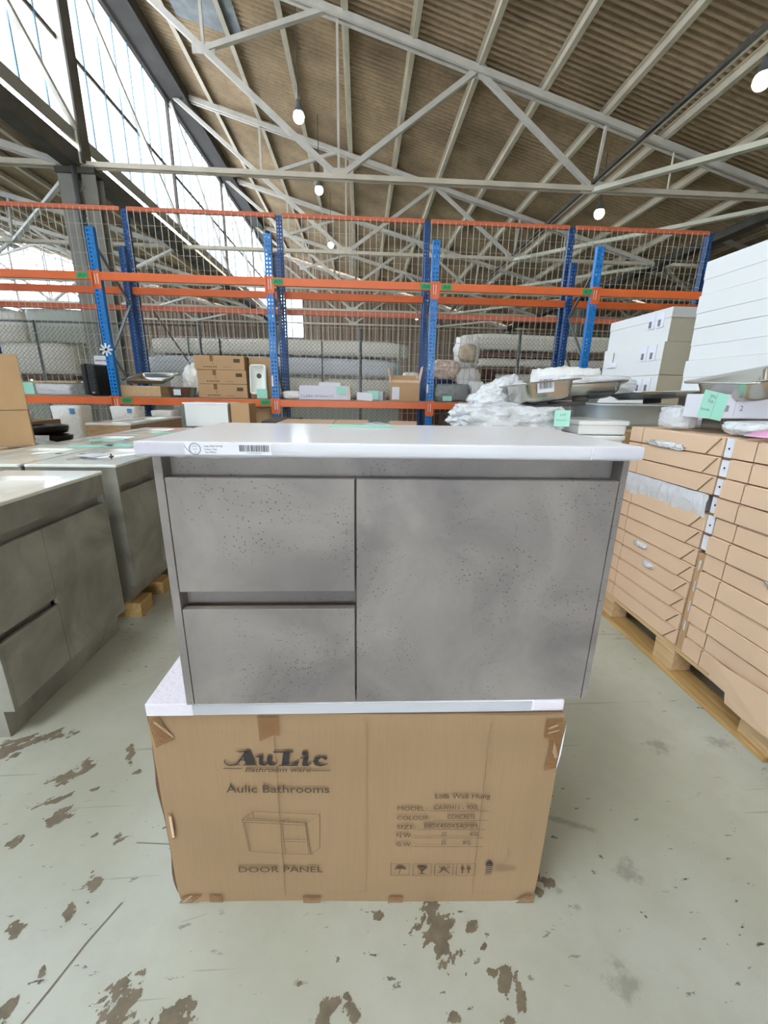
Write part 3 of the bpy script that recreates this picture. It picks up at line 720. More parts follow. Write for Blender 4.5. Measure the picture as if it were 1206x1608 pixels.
    for i, x0 in enumerate((.0845, .1405, .1965, .2515)):
        x1 = x0 + .0465; z0, z1 = .1075, .149
        stroke(bm, [(x0, z0), (x1, z0), (x1, z1), (x0, z1), (x0, z0)], .0013, yy)
        cx = (x0 + x1) / 2; cz = (z0 + z1) / 2
        if i == 0:
            poly(bm, [(cx - .015, cz + .001), (cx - .008, cz + .01), (cx + .003, cz + .012), (cx + .014, cz + .006), (cx + .016, cz + .001), (cx, cz + .004)], yy); stroke(bm, [(cx, cz + .008), (cx - .001, cz - .012), (cx - .005, cz - .014)], .002, yy)
        elif i == 1:
            poly(bm, [(cx - .014, cz + .011), (cx + .014, cz + .011), (cx + .009, cz + .002), (cx + .002, cz - .004), (cx - .002, cz - .004), (cx - .009, cz + .002)], yy); stroke(bm, [(cx, cz), (cx, cz - .012)], .003, yy); stroke(bm, [(cx - .008, cz - .013), (cx + .008, cz - .013)], .002, yy)
        elif i == 2:
            stroke(bm, [(cx - .015, cz - .012), (cx + .015, cz + .012)], .002, yy); stroke(bm, [(cx - .015, cz + .012), (cx + .015, cz - .012)], .002, yy); stroke(bm, [(cx - .01, cz - .01), (cx - .002, cz + .01), (cx + .006, cz - .006)], .0024, yy)
        else:
            for d in (-.008, .008):
                poly(bm, [(cx + d - .006, cz + .002), (cx + d + .006, cz + .002), (cx + d, cz + .013)], yy); rect(bm, cx + d - .002, cx + d + .002, cz - .012, cz + .002, yy)
    obj('printed_symbols', bm, INKB, t)
    bm = new()
    poly(bm, [(.3215, .147), (.3455, .147), (.3335, .1605)], yy); rect(bm, .3255, .3425, .141, .146, yy)
    for k in range(4): rect(bm, .3255, .3425, .134 - k * .006, .1365 - k * .006, yy)
    text_mesh(bm, 'RESY', .3245, .3435, .1085, .113, yy)
    obj('printed_symbols', bm, INK, t)
    bm = new()
    for k in range(7): rect(bm, .352 + k * .0045, .354 + k * .0045, .118, .142, yy)
    text_mesh(bm, 'KN', .386, .402, .12, .138, yy); stroke(bm, [(.379, .195), (.382, .17), (.375, .156), (.37, .16)], .002, yy)
    obj('printed_text', bm, INKF, t)
INK2 = mat('grey_print', srgb(78, 64, 54), .7)
INKF = mat('faint_print', srgb(150, 122, 96), .7)
make_carton()

# ------------------------------------------------------------------ generic makers
def carton(name, label, loc, size, m=CARD, rz=0, group=None, tape=True, cat='carton', rot=None):
    w, d, h = size
    t = thing(name, label, cat, loc, rz, group, rot)
    obj('carton_body', BX(-w / 2, w / 2, 0, d, 0, h, bev=.004), m, t)
    if tape:
        obj('tape_strip', BX(-.024, .024, -.0012, d + .001, h - .05, h + .0012, bev=.0006), TAPE, t) if w >= d else obj('tape_strip', BX(-w / 2 - .001, w / 2 + .001, d / 2 - .024, d / 2 + .024, h - .05, h + .0012, bev=.0006), TAPE, t)
    return t
def basin_top(w, d, z0, z1, parent, ov=.008, bx=None, bw=None, m=None):
    bm = new(); r = .012
    bw = bw or w * .62; cx = w / 2 if bx is None else bx; cy = d * .47; bd = d * .58
    L = [rr_loop(w + 2 * ov - .006, d + ov - .006, r, z0, cx=w / 2, cy=d / 2 - ov / 2), rr_loop(w + 2 * ov, d + ov, r, z0 + .003, cx=w / 2, cy=d / 2 - ov / 2),
         rr_loop(w + 2 * ov, d + ov, r, z1 - .003, cx=w / 2, cy=d / 2 - ov / 2), rr_loop(w + 2 * ov - .008, d + ov - .008, r, z1, cx=w / 2, cy=d / 2 - ov / 2),
         rr_loop(bw + .02, bd + .02, .05, z1, cx=cx, cy=cy), rr_loop(bw, bd, .045, z1 - .012, cx=cx, cy=cy), rr_loop(bw * .8, bd * .72, .06, z1 - .10, cx=cx, cy=cy), rr_loop(.05, .05, .02, z1 - .108, cx=cx, cy=cy)]
    # order loops so that the deck ring connects outer edge and basin
    loft(bm, L, True, True)
    o = obj('basin_top', bm, m or CERAM, parent, smooth=False)
    for p in o.data.polygons: p.use_smooth = p.center.z < z1 - .013 and p.center.z > z0 - .2 and abs(p.center.x - cx) < bw / 2 + .001 and abs(p.center.y - cy) < bd / 2 + .001
    bm = new(); tube(bm, (cx, cy, z1 - .108), (cx, cy, z1 - .1045), .022, 16); obj('waste_ring', bm, STEEL, o)
    bm = new(); tube(bm, (cx, d * .87, z1 - .001), (cx, d * .87, z1 + .0006), .017, 14); obj('tap_hole', bm, mat('shadowed_hole', srgb(60, 60, 58), .6), o)
    return o
def vanity(label, loc, rz, w=.75, d=.46, H=.89, base=0, toe=.12, split=None, m=None, drawers='left', group=None, recess=True, name='floor_vanity'):
    m = m or CONC2
    t = thing(name, label, 'vanity', loc, rz, group); zt = H - .016
    zb = base + toe
    bm = new(); box(bm, 0, .016, 0, d, zb, zt); box(bm, w - .016, w, 0, d, zb, zt); box(bm, .016, w - .016, d - .012, d, zb, zt); box(bm, .016, w - .016, .02, d, zb, zb + .016)
    obj('carcass', bm, m, t)
    if toe: 
        o_ = obj('toe_kick', BX(.004, w - .004, .045, .06, base, zb), m, t)
        obj('toe_return', BX(w - .02, w - .004, .06, d - .02, base, zb), m, t); obj('toe_return', BX(.004, .02, .06, d - .02, base, zb), m, t)
    obj('fascia', BX(.0165, w - .0165, 0, .016, zt - .10, zt, bev=.001), m, t)
    obj('finger_rail', BX(.016, w - .016, .03, .042, zt - .19, zt - .08), m, t)
    zd = zt - .14
    sx = split if split is not None else w / 2
    zm = zb + .28
    if drawers:
        obj('drawer_front', BX(.018, sx - .002, 0, .016, zm + .03, zd, bev=.001), m, t); obj('drawer_front', BX(.018, sx - .002, 0, .016, zb + .002, zm, bev=.001), m, t)
        obj('middle_rail', BX(.016, sx, .03, .042, zm - .03, zm + .06), m, t)
        obj('door', BX(sx + .001, w - .018, 0, .016, zb + .002, zd, bev=.001), m, t)
    else:
        obj('door', BX(.018, sx - .0015, 0, .016, zb + .002, zd, bev=.001), m, t); obj('door', BX(sx + .0015, w - .018, 0, .016, zb + .002, zd, bev=.001), m, t)
    basin_top(w, d, zt, H, t)
    return t
def sink(label, loc, rot, w=.5, d=.42, h=.18, fl=.03, mat_=None, name='steel_sink', lab=True):
    t = thing(name, label, 'sink', loc, rot=rot)
    bm = new()
    L = [rr_loop(w + fl * 2 - .004, d + fl * 2 - .004, .03, h - .008), rr_loop(w + fl * 2, d + fl * 2, .03, h), rr_loop(w, d, .05, h), rr_loop(w - .012, d - .012, .05, h - .012), rr_loop(w - .03, d - .03, .05, .02), rr_loop(w - .07, d - .07, .05, 0), rr_loop(.09, .09, .04, -.004)]
    loft(bm, L, False, False)
    o = obj('bowl', bm, mat_ or STEEL, t, True); md = o.modifiers.new('thickness', 'SOLIDIFY'); md.thickness = .002
    bm = new(); tube(bm, (0, 0, -.03), (0, 0, .0), .05, 16); obj('waste_outlet', bm, DKST, t, True)
    if lab:
        bm = new(); box(bm, -.08, .02, -d / 2 + .001, -d / 2 + .003, .05, .14); l = obj('label', bm, PAPER, t); 
        l.location = (0, -.0, 0)
        bm = new(); barcode(bm, -.07, .01, .07, .12, -d / 2, 3, 14); obj('printed_text', bm, INKG, l)
    return t
def card(label, loc, rot, w=.1, h=.075, m=None, fold=True, text=None):
    t = thing('price_card', label, 'card', loc, rot=rot, group='price cards')
    obj('card_face', BX(-w / 2, w / 2, -.0005, .0005, 0, h), m or GREEN, t)
    if text:
        bm = new(); y = -.0008
        for s, x0, x1, z0, z1 in text[0]: text_mesh(bm, s, x0, x1, z0, z1, y)
        for x in text[1]: rect(bm, x, x + .0012, .002, h - .002, y)
        obj('printed_text', bm, INKG, t)
    return t

# ------------------------------------------------------------------ left aisle: floor vanities
vanity('grey floor vanity nearest on the left edge, with two drawers and a door', (-1.29, 1.34, 0), R(90), w=.75, H=.893, split=.31)
vanity('grey vanity raised on timber blocks just left of the centre vanity', (-1.30, 2.235, 0), R(90), w=.75, H=.9, base=.09, toe=.1, split=.75 / 2, drawers=None)
for i, (x, y, w) in enumerate([(-1.28, 2.22, .14), (-1.28, 2.50, .12)]):
    o = obj('timber_block', BX(-.42, 0, 0, w, 0, .088, bev=.004), PINE_Y); o.location = (x, y, 0)
    tag(o, ['timber block under the near corner of the raised vanity', 'rough split timber block further along under the raised vanity'][i], 'block')
rows = [('second grey vanity of the row, behind the raised one', -1.30, 3.0), ('third grey vanity of the row with mint cards on top', -1.30, 3.77), ('last grey vanity of the aisle row, under the small white cabinet', -1.30, 4.54)]
for lb, x, y in rows: vanity(lb, (x, y, 0), R(90), w=.75, H=.9, drawers=None, toe=.14, base=0)
for k, y in enumerate((2.235, 3.0, 3.77)):
    vanity(['glossy white basin vanity backing onto the raised one', 'basin vanity beside the tan cartons at the left edge', 'far basin vanity in front of the black bowl'][k], (-2.24, y + .75, 0), R(-90), w=.75, H=.9, drawers=None, toe=.12)
# mint cards lying on the vanity tops
for i, (x, y, a, w) in enumerate([(-1.86, 2.95, 20, .26), (-1.68, 3.02, -15, .2), (-1.98, 3.35, 35, .22), (-1.60, 2.55, 70, .12), (-1.78, 3.9, 10, .24)]):
    o = obj('flat_price_card', BX(-w / 2, w / 2, -.07, .07, 0, .0012), GREEN if i != 3 else PAPER); o.location = (x, y, .9015); o.rotation_euler = (0, 0, R(a))
    tag(o, ['largest mint card flat on the basin tops left of the centre', 'mint card nearest the edge of the basin row', 'mint card further back on the basin tops', 'small white paper on the raised vanity top', 'farthest mint card near the small white cabinet'][i], 'card', 'cards flat on the basin tops')
# black screw on the raised vanity top
bm = new(); tube(bm, (0, 0, 0), (0, 0, .03), .004, 8); tube(bm, (-.012, 0, .012), (.012, 0, .016), .004, 8)
o = obj('tap_plug', bm, BLACK); o.location = (-1.42, 2.42, .9); tag(o, 'small black plug standing on the raised vanity top', 'plug')

# tan cartons at the left edge
carton('tan_carton', 'tan carton at the left edge, lower one standing on the basin tops', (-2.57, 2.75, .902), (.8, .42, .235), CARD_D, R(36), tape=False)
carton('tan_carton', 'tan carton at the left edge, upper one of the two', (-2.565, 2.74, 1.139), (.81, .42, .35), CARD_D, R(37), tape=False)
# dark basins and white curved basin
def bowl(label, loc, r, h, m, sy=1.0, name='round_basin'):
    t = thing(name, label, 'basin', loc)
    bm = new(); n = 32
    prof = [(r * .6, 0), (r * .93, h * .25), (r, h * .75), (r * .985, h), (r * .93, h), (r * .9, h * .7), (r * .7, h * .25), (.03, h * .15)]
    loft(bm, [[Vector((math.cos(2 * math.pi * i / n) * a, math.sin(2 * math.pi * i / n) * a * sy, z)) for i in range(n)] for a, z in prof], True, True)
    b = obj('bowl', bm, m, t, True)
    return t
tb = thing('display_bench', 'low timber bench carrying the black basins behind the basin tops', 'bench', (-2.95, 3.6, 0))
obj('bench_top', BX(-.35, .55, -.35, .4, .80, .83, bev=.004), PINE, tb)
for sx in (-.33, .44):
    for sy in (-.3, .3): obj('leg', BX(sx, sx + .06, sy, sy + .06, 0, .8), PINE, tb)
bowl('glossy black oval basin, upper one of two', (-2.70, 3.72, .90), .185, .075, BLACK, .8)
bowl('black oval basin lower, under the glossy one', (-2.68, 3.72, .832), .19, .065, BLACK, .8)
g = obj('white_tag', BX(-.06, .06, 0, .004, 0, .04), PAPER); g.location = (-2.60, 3.53, .87); g.rotation_euler = (R(-8), 0, 0); tag(g, 'small white label leaning on the black basins', 'label')
bm = new(); n = 20; pv = None
for i in range(n + 1):
    x = -.17 + .34 * i / n; z = .03 + .03 * math.cos(x * 9)
    c = [bm.verts.new(p) for p in ((x, 0, z), (x, .2, z), (x, .2, z - .012), (x, 0, z - .012))]
    if pv:
        for k in range(4): bm.faces.new((pv[k], c[k], c[(k + 1) % 4], pv[(k + 1) % 4]))
    pv = c
o = obj('curved_lid', bm, CERAM, smooth=True); o.location = (-2.58, 3.25, .832); tag(o, 'white curved ceramic seat piece in front of the black basins', 'lid')
# wrapped toilets and cisterns
for i, (x, y, w, h, z) in enumerate([(-3.48, 5.3, .34, .42, .66), (-3.1, 5.82, .34, .36, .70), (-2.75, 6.12, .3, .26, .74)]):
    t = thing('wrapped_cistern', ['foam-wrapped white cistern with a blue sticker, leftmost', 'foam-wrapped white cistern behind the oak vanity, middle', 'low foam-wrapped cistern behind the oak vanity, rightmost'][i], 'cistern', (x, y, z), group='foam-wrapped cisterns')
    bm = new(); loft(bm, [rr_loop(w * .86, .2, .04, 0), rr_loop(w * .97, .24, .04, h * .5), rr_loop(w * 1.02, .26, .04, h - .01), rr_loop(w * .99, .24, .04, h)], True, True)
    obj('foam_wrap', bm, FOAM, t, True)
    if i < 2: obj('blue_sticker', BX(w * .18, w * .34, -.137, -.131, h * .78, h * .93), INKBL, t)
    obj('pedestal', BX(-w * .4, w * .4, -.09, .09, -z, 0, bev=.03), CERAM, t)
crumple('wrapped_parcel', .3, .25, .1, FILM, seed=3).location = (-3.32, 4.2, .98)
tag(bpy.data.objects['wrapped_parcel'], 'crumpled grey film parcel right of the tan cartons', 'parcel')
carton('flat_carton', 'brown flat carton under the crumpled film parcel', (-3.3, 4.05, .832), (.5, .4, .146), CARD, 0, tape=False)
tb2 = thing('side_pallet', 'pallet stack carrying the flat brown carton', 'pallet', (-3.3, 4.05, 0)); 
for k in range(5): obj('deck_board', BX(-.3, .3, .02 + k * .09, .09 + k * .09, .81, .83), PINE, tb2)
obj('bearer', BX(-.3, -.2, 0, .45, 0, .81), PINE, tb2); obj('bearer', BX(.2, .3, 0, .45, 0, .81), PINE, tb2)

# oak vanity further back
t = thing('oak_vanity', 'oak-veneer vanity with white basin top, behind the row', 'vanity', (-2.46, 4.62, 0), R(90))
w, d = 1.3, .46
obj('side_panel', BX(0, .016, 0, d, .1, .905), OAK, t); obj('side_panel', BX(w - .016, w, 0, d, .1, .905), OAK, t)
obj('back_panel', BX(.016, w - .016, d - .016, d, .1, .905), OAK, t)
obj('fascia', BX(.017, w - .017, 0, .016, .80, .905), OAK, t)
for a, b in ((.017, .43), (.434, .865), (.869, w - .017)): obj('door', BX(a, b, 0, .016, .11, .79, bev=.001), OAK, t)
obj('toe_kick', BX(.01, w - .01, .05, .066, 0, .1), OAK, t)
basin_top(w, d, .905, .93, t)
# small white cabinet on the row
t = thing('small_white_cabinet', 'small white box cabinet with lid standing on the basin row', 'cabinet', (-1.655, 4.72, .902), 0)
obj('body', BX(-.26, .2, 0, .4, 0, .235, bev=.002), WBOX, t); obj('lid', BX(-.275, .212, -.012, .41, .236, .252, bev=.002), WHITE, t)
carton('tan_carton', 'tan carton with printed squares beside the small white cabinet', (-1.33, 4.75, .902), (.2, .3, .25), CARD_D, 0, tape=False)
# flat cartons behind the centre vanity
t = thing('back_table', 'low pallet table behind the centre vanity', 'table', (0, 4.3, 0))
for k in range(10): obj('deck_board', BX(-.8, 1.35, k * .13, .11 + k * .13, .83, .85), PINE, t)
for x in (-.78, .1, 1.2): obj('bearer', BX(x, x + .09, 0, 1.3, .7, .83), PINE, t)
for x in (-.78, 1.2):
    for y in (0, 1.2): obj('leg', BX(x, x + .09, y, y + .09, 0, .7), PINE, t)
carton('flat_carton', 'long flat tan carton behind the centre vanity, left of the mint card', (-.62, 4.32, .852), (.62, 1.1, .098), CARD_L, 0, tape=False)
carton('flat_carton', 'flat tan carton directly behind the mint card', (-.1, 4.30, .852), (.40, 1.1, .10), CARD_L, 0, tape=False)
carton('flat_carton', 'short tan carton with torn end right of the flat ones', (.45, 4.6, .852), (.34, .7, .10), CARD_L, R(-8), tape=False)
o = crumple('film_scrap', .3, .3, .13, FILM, seed=11); o.location = (.18, 4.5, .852); tag(o, 'crumpled clear film between the flat cartons', 'film')
carton('white_flat_box', 'low white box beside the third upright behind the vanity', (.95, 4.5, .852), (.5, .5, .06), WBOX, 0, tape=False)
o = crumple('grey_bag', .28, .3, .2, GFILM, seed=13); o.location = (1.22, 4.85, .852); tag(o, 'dark grey crumpled bag under the end of the orange beam', 'bag')
carton('flat_carton', 'dark-edged grey board at the right of the small white cabinet', (-1.02, 5.2, .902), (.38, .9, .03), mat('dark_board', srgb(84, 80, 76), .6), 0, tape=False)
t = thing('low_shelf', 'low board shelf behind the small white cabinet', 'shelf', (-1.02, 5.2, 0)); obj('shelf_board', BX(-.2, .2, 0, .95, .87, .90), PINE, t); obj('upright', BX(-.2, -.12, 0, .95, 0, .87), PINE, t); obj('upright', BX(.12, .2, 0, .95, 0, .87), PINE, t)

# ------------------------------------------------------------------ right pallet and the stacked cartons
def pallet(label, x0, x1, y0, y1, cat='pallet'):
    t = thing('timber_pallet', label, cat, (x0, y0, 0))
    W_, L_ = x1 - x0, y1 - y0
    for k in range(3):
        x = [0, W_ / 2 - .05, W_ - .1][k]
        obj('bottom_board', BX(x - (.015 if k == 0 else 0), x + .1, 0, L_, 0, .02, bev=.003), PINE_Y, t)
        for j in range(3):
            y = [0, L_ / 2 - .07, L_ - .14][j]
            obj('block', BX(x, x + .1, y, y + .13, .02, .112, bev=.004), PINE, t)
    for j in range(3):
        y = [0, L_ / 2 - .07, L_ - .14][j]; obj('stringer_board', BX(0, W_, y, y + .13, .112, .13), PINE, t)
    n = 7
    for k in range(n):
        obj('deck_board', BX(k * (W_ - .1) / (n - 1), k * (W_ - .1) / (n - 1) + .1, 0, L_, .13, .149, bev=.003), PINE, t)
    return t
PX = 1.5
pallet('timber pallet under the two stacks of tan cartons on the right', PX, PX + 1.15, 1.12, 2.25)
pallet('timber pallet nearer the photographer, right edge', PX, PX + 1.15, -.1, 1.06)
def mailer(loc, L_, D_, h, seed, group, label):
    rnd = random.Random(seed)
    t = thing('flat_mailer_carton', label, 'carton', loc, R(rnd.uniform(-.5, .5)), group)
    obj('carton_body', BX(.004, D_, 0, L_, 0, h - .004, bev=.004), CARD_L, t)
    # tucked front panel with one end cut on a slant, proud of the body; a narrow corner panel at the far end
    bm = new(); a, b = L_ * .0 + .002, L_ - .105
    pts = [(a + .075, .003), (b, .003), (b, h - .008), (a + .012, h - .008)]
    vs = [[bm.verts.new((x, y, z)) for (y, z) in pts] for x in (-.0025, .006)]
    bm.faces.new(vs[0]); bm.faces.new(vs[1][::-1])
    for i in range(4): bm.faces.new((vs[0][i], vs[0][(i + 1) % 4], vs[1][(i + 1) % 4], vs[1][i]))
    obj('tuck_flap', bm, CARD_L, t)
    bm = new(); stroke3 = [(pts[0][0], pts[0][1]), (pts[3][0], pts[3][1])]
    y0_, z0_ = stroke3[0]; y1_, z1_ = stroke3[1]
    quad(bm, [(-.0008 + .0044, y0_ - .004, z0_), (.0036, y0_ + .001, z0_), (.0036, y1_ + .001, z1_), (.0036, y1_ - .004, z1_)]); obj('flap_gap', bm, CARD_DARK, t)
    obj('corner_flap', BX(-.0015, .006, L_ - .099, L_ - .001, .002, h - .006, bev=.001), CARD_L, t)
    obj('flap_gap', BX(.002, .0045, L_ - .1052, L_ - .0985, .001, h - .006), CARD_DARK, t)
    return t
n = 12; hh = (1.14 - .15) / n
orn = ['bottom', 'second lowest', 'third lowest', 'fourth lowest', 'fifth lowest', 'sixth', 'seventh', 'eighth', 'ninth', 'tenth', 'second from the top', 'top']
for k in range(n):
    rnd = random.Random(k)
    z = .15 + k * hh
    if k != 8:
        mailer((PX + rnd.uniform(0, .006), 1.635 + rnd.uniform(-.004, .004), z), .60, .55, hh, k, 'tan cartons of the far stack', '%s tan flat carton of the far stack on the pallet' % orn[k])
    mailer((PX + rnd.uniform(-.004, .006), .985 + rnd.uniform(-.004, .004), z), .60, .55, hh, k + 50, 'tan cartons of the near stack', '%s tan flat carton of the near stack at the right' % orn[k])
# the ninth layer of the far stack is a film-wrapped panel
t = thing('foam_sheet_pack', 'grey panel in crumpled clear film squeezed into the far carton stack', 'panel', (PX + .01, 1.635, .15 + 8 * hh), group=None)
obj('panel', BX(.0, .55, .02, .59, .004, hh - .004), mat('grey_foam_panel', srgb(150, 150, 152), .6), t)
bm = new(); pv = None
for i in range(41):
    y = .0 + .6 * i / 40; c = []
    for j in range(7):
        z = hh * 1.0 * (1 - j / 6) - (.02 * j / 6) * (1 + noise.noise(Vector((y * 9, 0, 5)))); x = -.006 - .016 * abs(noise.noise(Vector((y * 13, z * 30, 1)))) - .01 * math.sin(math.pi * j / 6) * (1 + noise.noise(Vector((y * 6, 0, 2))))
        c.append(bm.verts.new((x, y, z)))
    if pv:
        for j in range(6): bm.faces.new((pv[j], c[j], c[j + 1], pv[j + 1]))
    pv = c
obj('film', bm, FILM, t, True)
for k, (y, z, w) in enumerate([(1.95, 1.055, .22), (1.98, .52, .09), (1.9, .44, .07), (1.22, .62, .14)]):
    o = crumple('film_tuft', .014, w, .03, BUBBLE, seed=20 + k, sub=4, amp=.55, fq=4, square=.1); o.location = (PX - .006, y, z)
    tag(o, ['long tuft of clear film sticking out near the top of the far stack', 'small film tuft in the middle of the far stack', 'lower small film tuft of the far stack', 'film tuft on the near stack at the right'][k], 'film')
# corner posts between the stacks: galvanised strip above, brown board below
t = thing('edge_protector', 'brown and silver edge strip standing between the two carton stacks', 'strip', (PX + .012, 1.592, .15))
obj('lower_strip', BX(0, .02, 0, .036, 0, .48), CARD_D, t); obj('upper_strip', BX(0, .02, 0, .036, .5, .985), PAPER, t)
for z in (.1, .2, .3, .4): obj('film_shine', BX(-.004, .0, .012, .02, z, z + .05), FILM, t)
for z in (.58, .67, .75, .83, .91): obj('strip_band', BX(-.003, 0, -.002, .038, z - .012, z - .002), TAPE, t); obj('strip_hole', BX(-.002, 0, .014, .02, z + .03, z + .038), BLACK, t)
# loose cardboard sheet hanging over the pallets
bm = new(); vs = []
cs = [(1.40, .24), (.72, .30), (.70, .02), (.80, .10), (.84, .03), (.98, .03), (.99, .10), (1.10, .12), (1.22, .11), (1.30, .11), (1.31, .15), (1.40, .15)]
poly(bm, [(y, z) for y, z in cs], 0)
for v in bm.verts: v.co = Vector((PX - .022 - .012 * math.sin(v.co.x * 7) - .05 * max(0, .12 - v.co.z), v.co.x, v.co.z))
o = obj('cardboard_sheet', bm, CARD_L); md = o.modifiers.new('t', 'SOLIDIFY'); md.thickness = .004; tag(o, 'torn tan cardboard sheet leaning over the pallet edge, right', 'sheet')

# white-box stacks behind
t0 = thing('rear_pallet_stack', 'pallet load hidden behind the tan cartons carrying the white boxes', 'pallet', (2.1, 2.72, 0))
for k in range(7): obj('deck_board', BX(k * .16, k * .16 + .12, 0, 1.2, .13, .15), PINE, t0)
for k in range(3): obj('bearer', BX(0, 1.1, k * .55, k * .55 + .1, 0, .13), PINE, t0)
obj('carton_load', BX(0, 1.08, .02, 1.18, .15, 1.22, bev=.005), CARD_L, t0)
z = 1.222
for k, lb in enumerate(['lowest of the three white boxes with beige ends', 'middle white box with beige end and a torn label', 'top white box with beige end and two labels']):
    t = thing('white_bath_box', lb, 'box', (2.2 + (0, .0, .03)[k], 3.08 + (0, 0, .02)[k], z), group='white boxes with beige ends'); h = .232
    y_ = 0
    obj('box_body', BX(.003, .8, .003, .75, 0, h - .003, bev=.003), BEIGE, t)
    obj('side_face', BX(0, .003, 0, .753, 0, h - .003), WBOX, t)
    obj('lid', BX(-.004, .803, -.004, .757, h - .07, h - .001, bev=.002), WBOX_W if k < 2 else WBOX, t) if k == 2 else None
    for yy in (.07, .17): 
        l = obj('label', BX(-.006, 0, yy, yy + .07, h * .45, h * .92), PAPER, t); obj('printed_text', BX(-.0065, -.006, yy + .03, yy + .06, h * .5, h * .7), INKG, l)
    if k == 1: obj('torn_label', BX(-.012, -.002, .55, .68, .08, .12), PAPER, t); obj('label_cord', BX(-.008, -.004, .60, .604, .12, .2), TAPE, t)
    z += h
z = 1.146
for k, lb in enumerate(['lowest', 'second', 'third', 'fourth', 'topmost']):
    t = thing('large_white_box', '%s of the big white boxes at the right edge' % lb, 'box', (2.08, 1.72, z), R((0, .3, -.3, .2, 0)[k]), group='big white boxes at the right edge'); h = .1865
    obj('box_body', BX(0, .56, 0, .95, 0, h - .002, bev=.003), WBOX, t)
    obj('box_lid', BX(-.003, .563, -.003, .953, h * .45, h - .0015, bev=.003), WBOX, t)
    z += h

# clutter on top of the right stacks
sink('large steel sink lying upside down over the labels at the right edge', (1.835, 1.86, 1.318), (R(2), R(-11), R(2)), .41, .33, .09, .03, lab=False)
t = thing('labelled_white_box', 'low white box with barcode label under the large steel sink', 'box', (1.545, 1.80, 1.205), rot=(0, R(0), R(1)))
obj('box_body', BX(0, .5, 0, .14, 0, .105, bev=.004), mat('lilac_white_card', srgb(222, 222, 230), .5), t)
bm = new(); text_mesh(bm, 'UP75', .02, .07, .078, .088, -.0012); barcode(bm, .005, .10, .03, .058, -.0012, 9, 16); text_mesh(bm, '2', .15, .165, .035, .058, -.0012); rect(bm, .125, .1262, .01, .1, -.0012)
obj('printed_text', bm, INKG, t)
obj('base_foam', BX(.1, .5, .02, .14, -.05, -.001, bev=.01), mat('grey_foam', srgb(120, 116, 110), .7), t)
card('large mint card with handwriting clipped under the right sink', (1.545, 1.785, 1.205), (R(-3), R(10), R(4)), .125, .115, GREEN, text=([('SPN', -.03, .0, .085, .1), ('766', -.035, -.005, .065, .08), ('bowls', -.055, -.01, .03, .042)], [.004]))
o = crumple('film_roll', .12, .16, .11, FILM, seed=31, sub=4, amp=.1); o.location = (1.585, 2.02, 1.142); tag(o, 'shiny clump of stretch film on the far carton stack', 'film')
o = crumple('bubble_parcel', .34, .2, .062, BUBBLE, seed=33, amp=.06); o.location = (1.72, 1.66, 1.142); tag(o, 'flat bubble-wrapped parcel under the labelled white box', 'parcel')
o = crumple('blue_film_sheet', .3, .3, .09, FILM, seed=34, amp=.08); o.location = (1.86, 2.1, 1.142); tag(o, 'bluish film-wrapped pack at the back of the far carton stack', 'parcel')
bm = new(); pv = None
for i in range(13):
    u = i / 12; c = [bm.verts.new((.0 + .22 * u, y, .012 + .022 * math.sin(u * math.pi * .9))) for y in (0, .1)]
    if pv: bm.faces.new((pv[0], c[0], c[1], pv[1]))
    pv = c
o = obj('pink_card', bm, PINK, smooth=True); o.location = (1.50, 1.43, 1.143); o.rotation_euler = (0, 0, R(12)); md = o.modifiers.new('t', 'SOLIDIFY'); md.thickness = .001; tag(o, 'curled pink card on top of the near carton stack', 'card')

# group of things between the centre vanity and the carton stacks
t = thing('crate_table', 'timber crate hidden behind the centre vanity, carrying tubs and sinks', 'crate', (.62, 2.3, 0))
for k in range(6): obj('slat', BX(0, .56, -.012, 0, .02 + k * .17, .16 + k * .17), PINE, t)
obj('crate_top', BX(0, .56, 0, 1.0, 1.02, 1.04), PINE, t)
for x in (0, .5):
    for y in (0, .94): obj('post', BX(x, x + .06, y, y + .06, 0, 1.02), PINE, t)
for k, (y, z, lb) in enumerate([(2.29, 1.0, 'lower white moulded tray at the far end of the carton stack'), (2.29, 1.082, 'upper white moulded tray at the far end of the carton stack')]):
    t = thing('white_tray', lb, 'tray', (1.22 + .01 * k, y + .0, z), group='white trays'); obj('tray_body', BX(0, .28, 0, .4, 0, .072, bev=.01), WBOX, t); obj('tray_rim', BX(-.008, .288, -.008, .408, .052, .078, bev=.006), WBOX, t)
obj_tray = thing('tray_stand', 'low timber stand under the white moulded trays', 'stand', (1.24, 2.32, 0)); obj('stand_post', BX(0, .06, 0, .36, 0, .998), PINE, obj_tray); obj('stand_post', BX(.18, .24, 0, .36, 0, .998), PINE, obj_tray)
def tub(label, loc, rz, w, d, h):
    t = thing('grey_tub', label, 'tub', loc, rz, 'grey plastic tubs')
    bm = new(); loft(bm, [rr_loop(w * .78, d * .78, .05, 0), rr_loop(w * .9, d * .9, .05, h * .3), rr_loop(w, d, .05, h), rr_loop(w + .02, d + .02, .05, h), rr_loop(w + .02, d + .02, .05, h - .012)], True, False)
    o = obj('tub_body', bm, GREYP, t, True); md = o.modifiers.new('t', 'SOLIDIFY'); md.thickness = .004; return t
tub('pale grey plastic tub behind the white trays, left one', (1.19, 2.86, 1.042), 0, .42, .3, .16)
tub('pale grey plastic tub behind the white trays, right one', (1.72, 2.70, 1.10), R(-3), .52, .4, .15)
t = thing('tub_stand', 'low stand under the right grey tub', 'stand', (1.5, 2.3, 0)); obj('stand_board', BX(0, .5, .0, .7, 1.05, 1.095), PINE, t); obj('stand_leg', BX(0, .06, 0, .7, 0, 1.05), PINE, t); obj('stand_leg', BX(.44, .5, 0, .7, 0, 1.05), PINE, t)
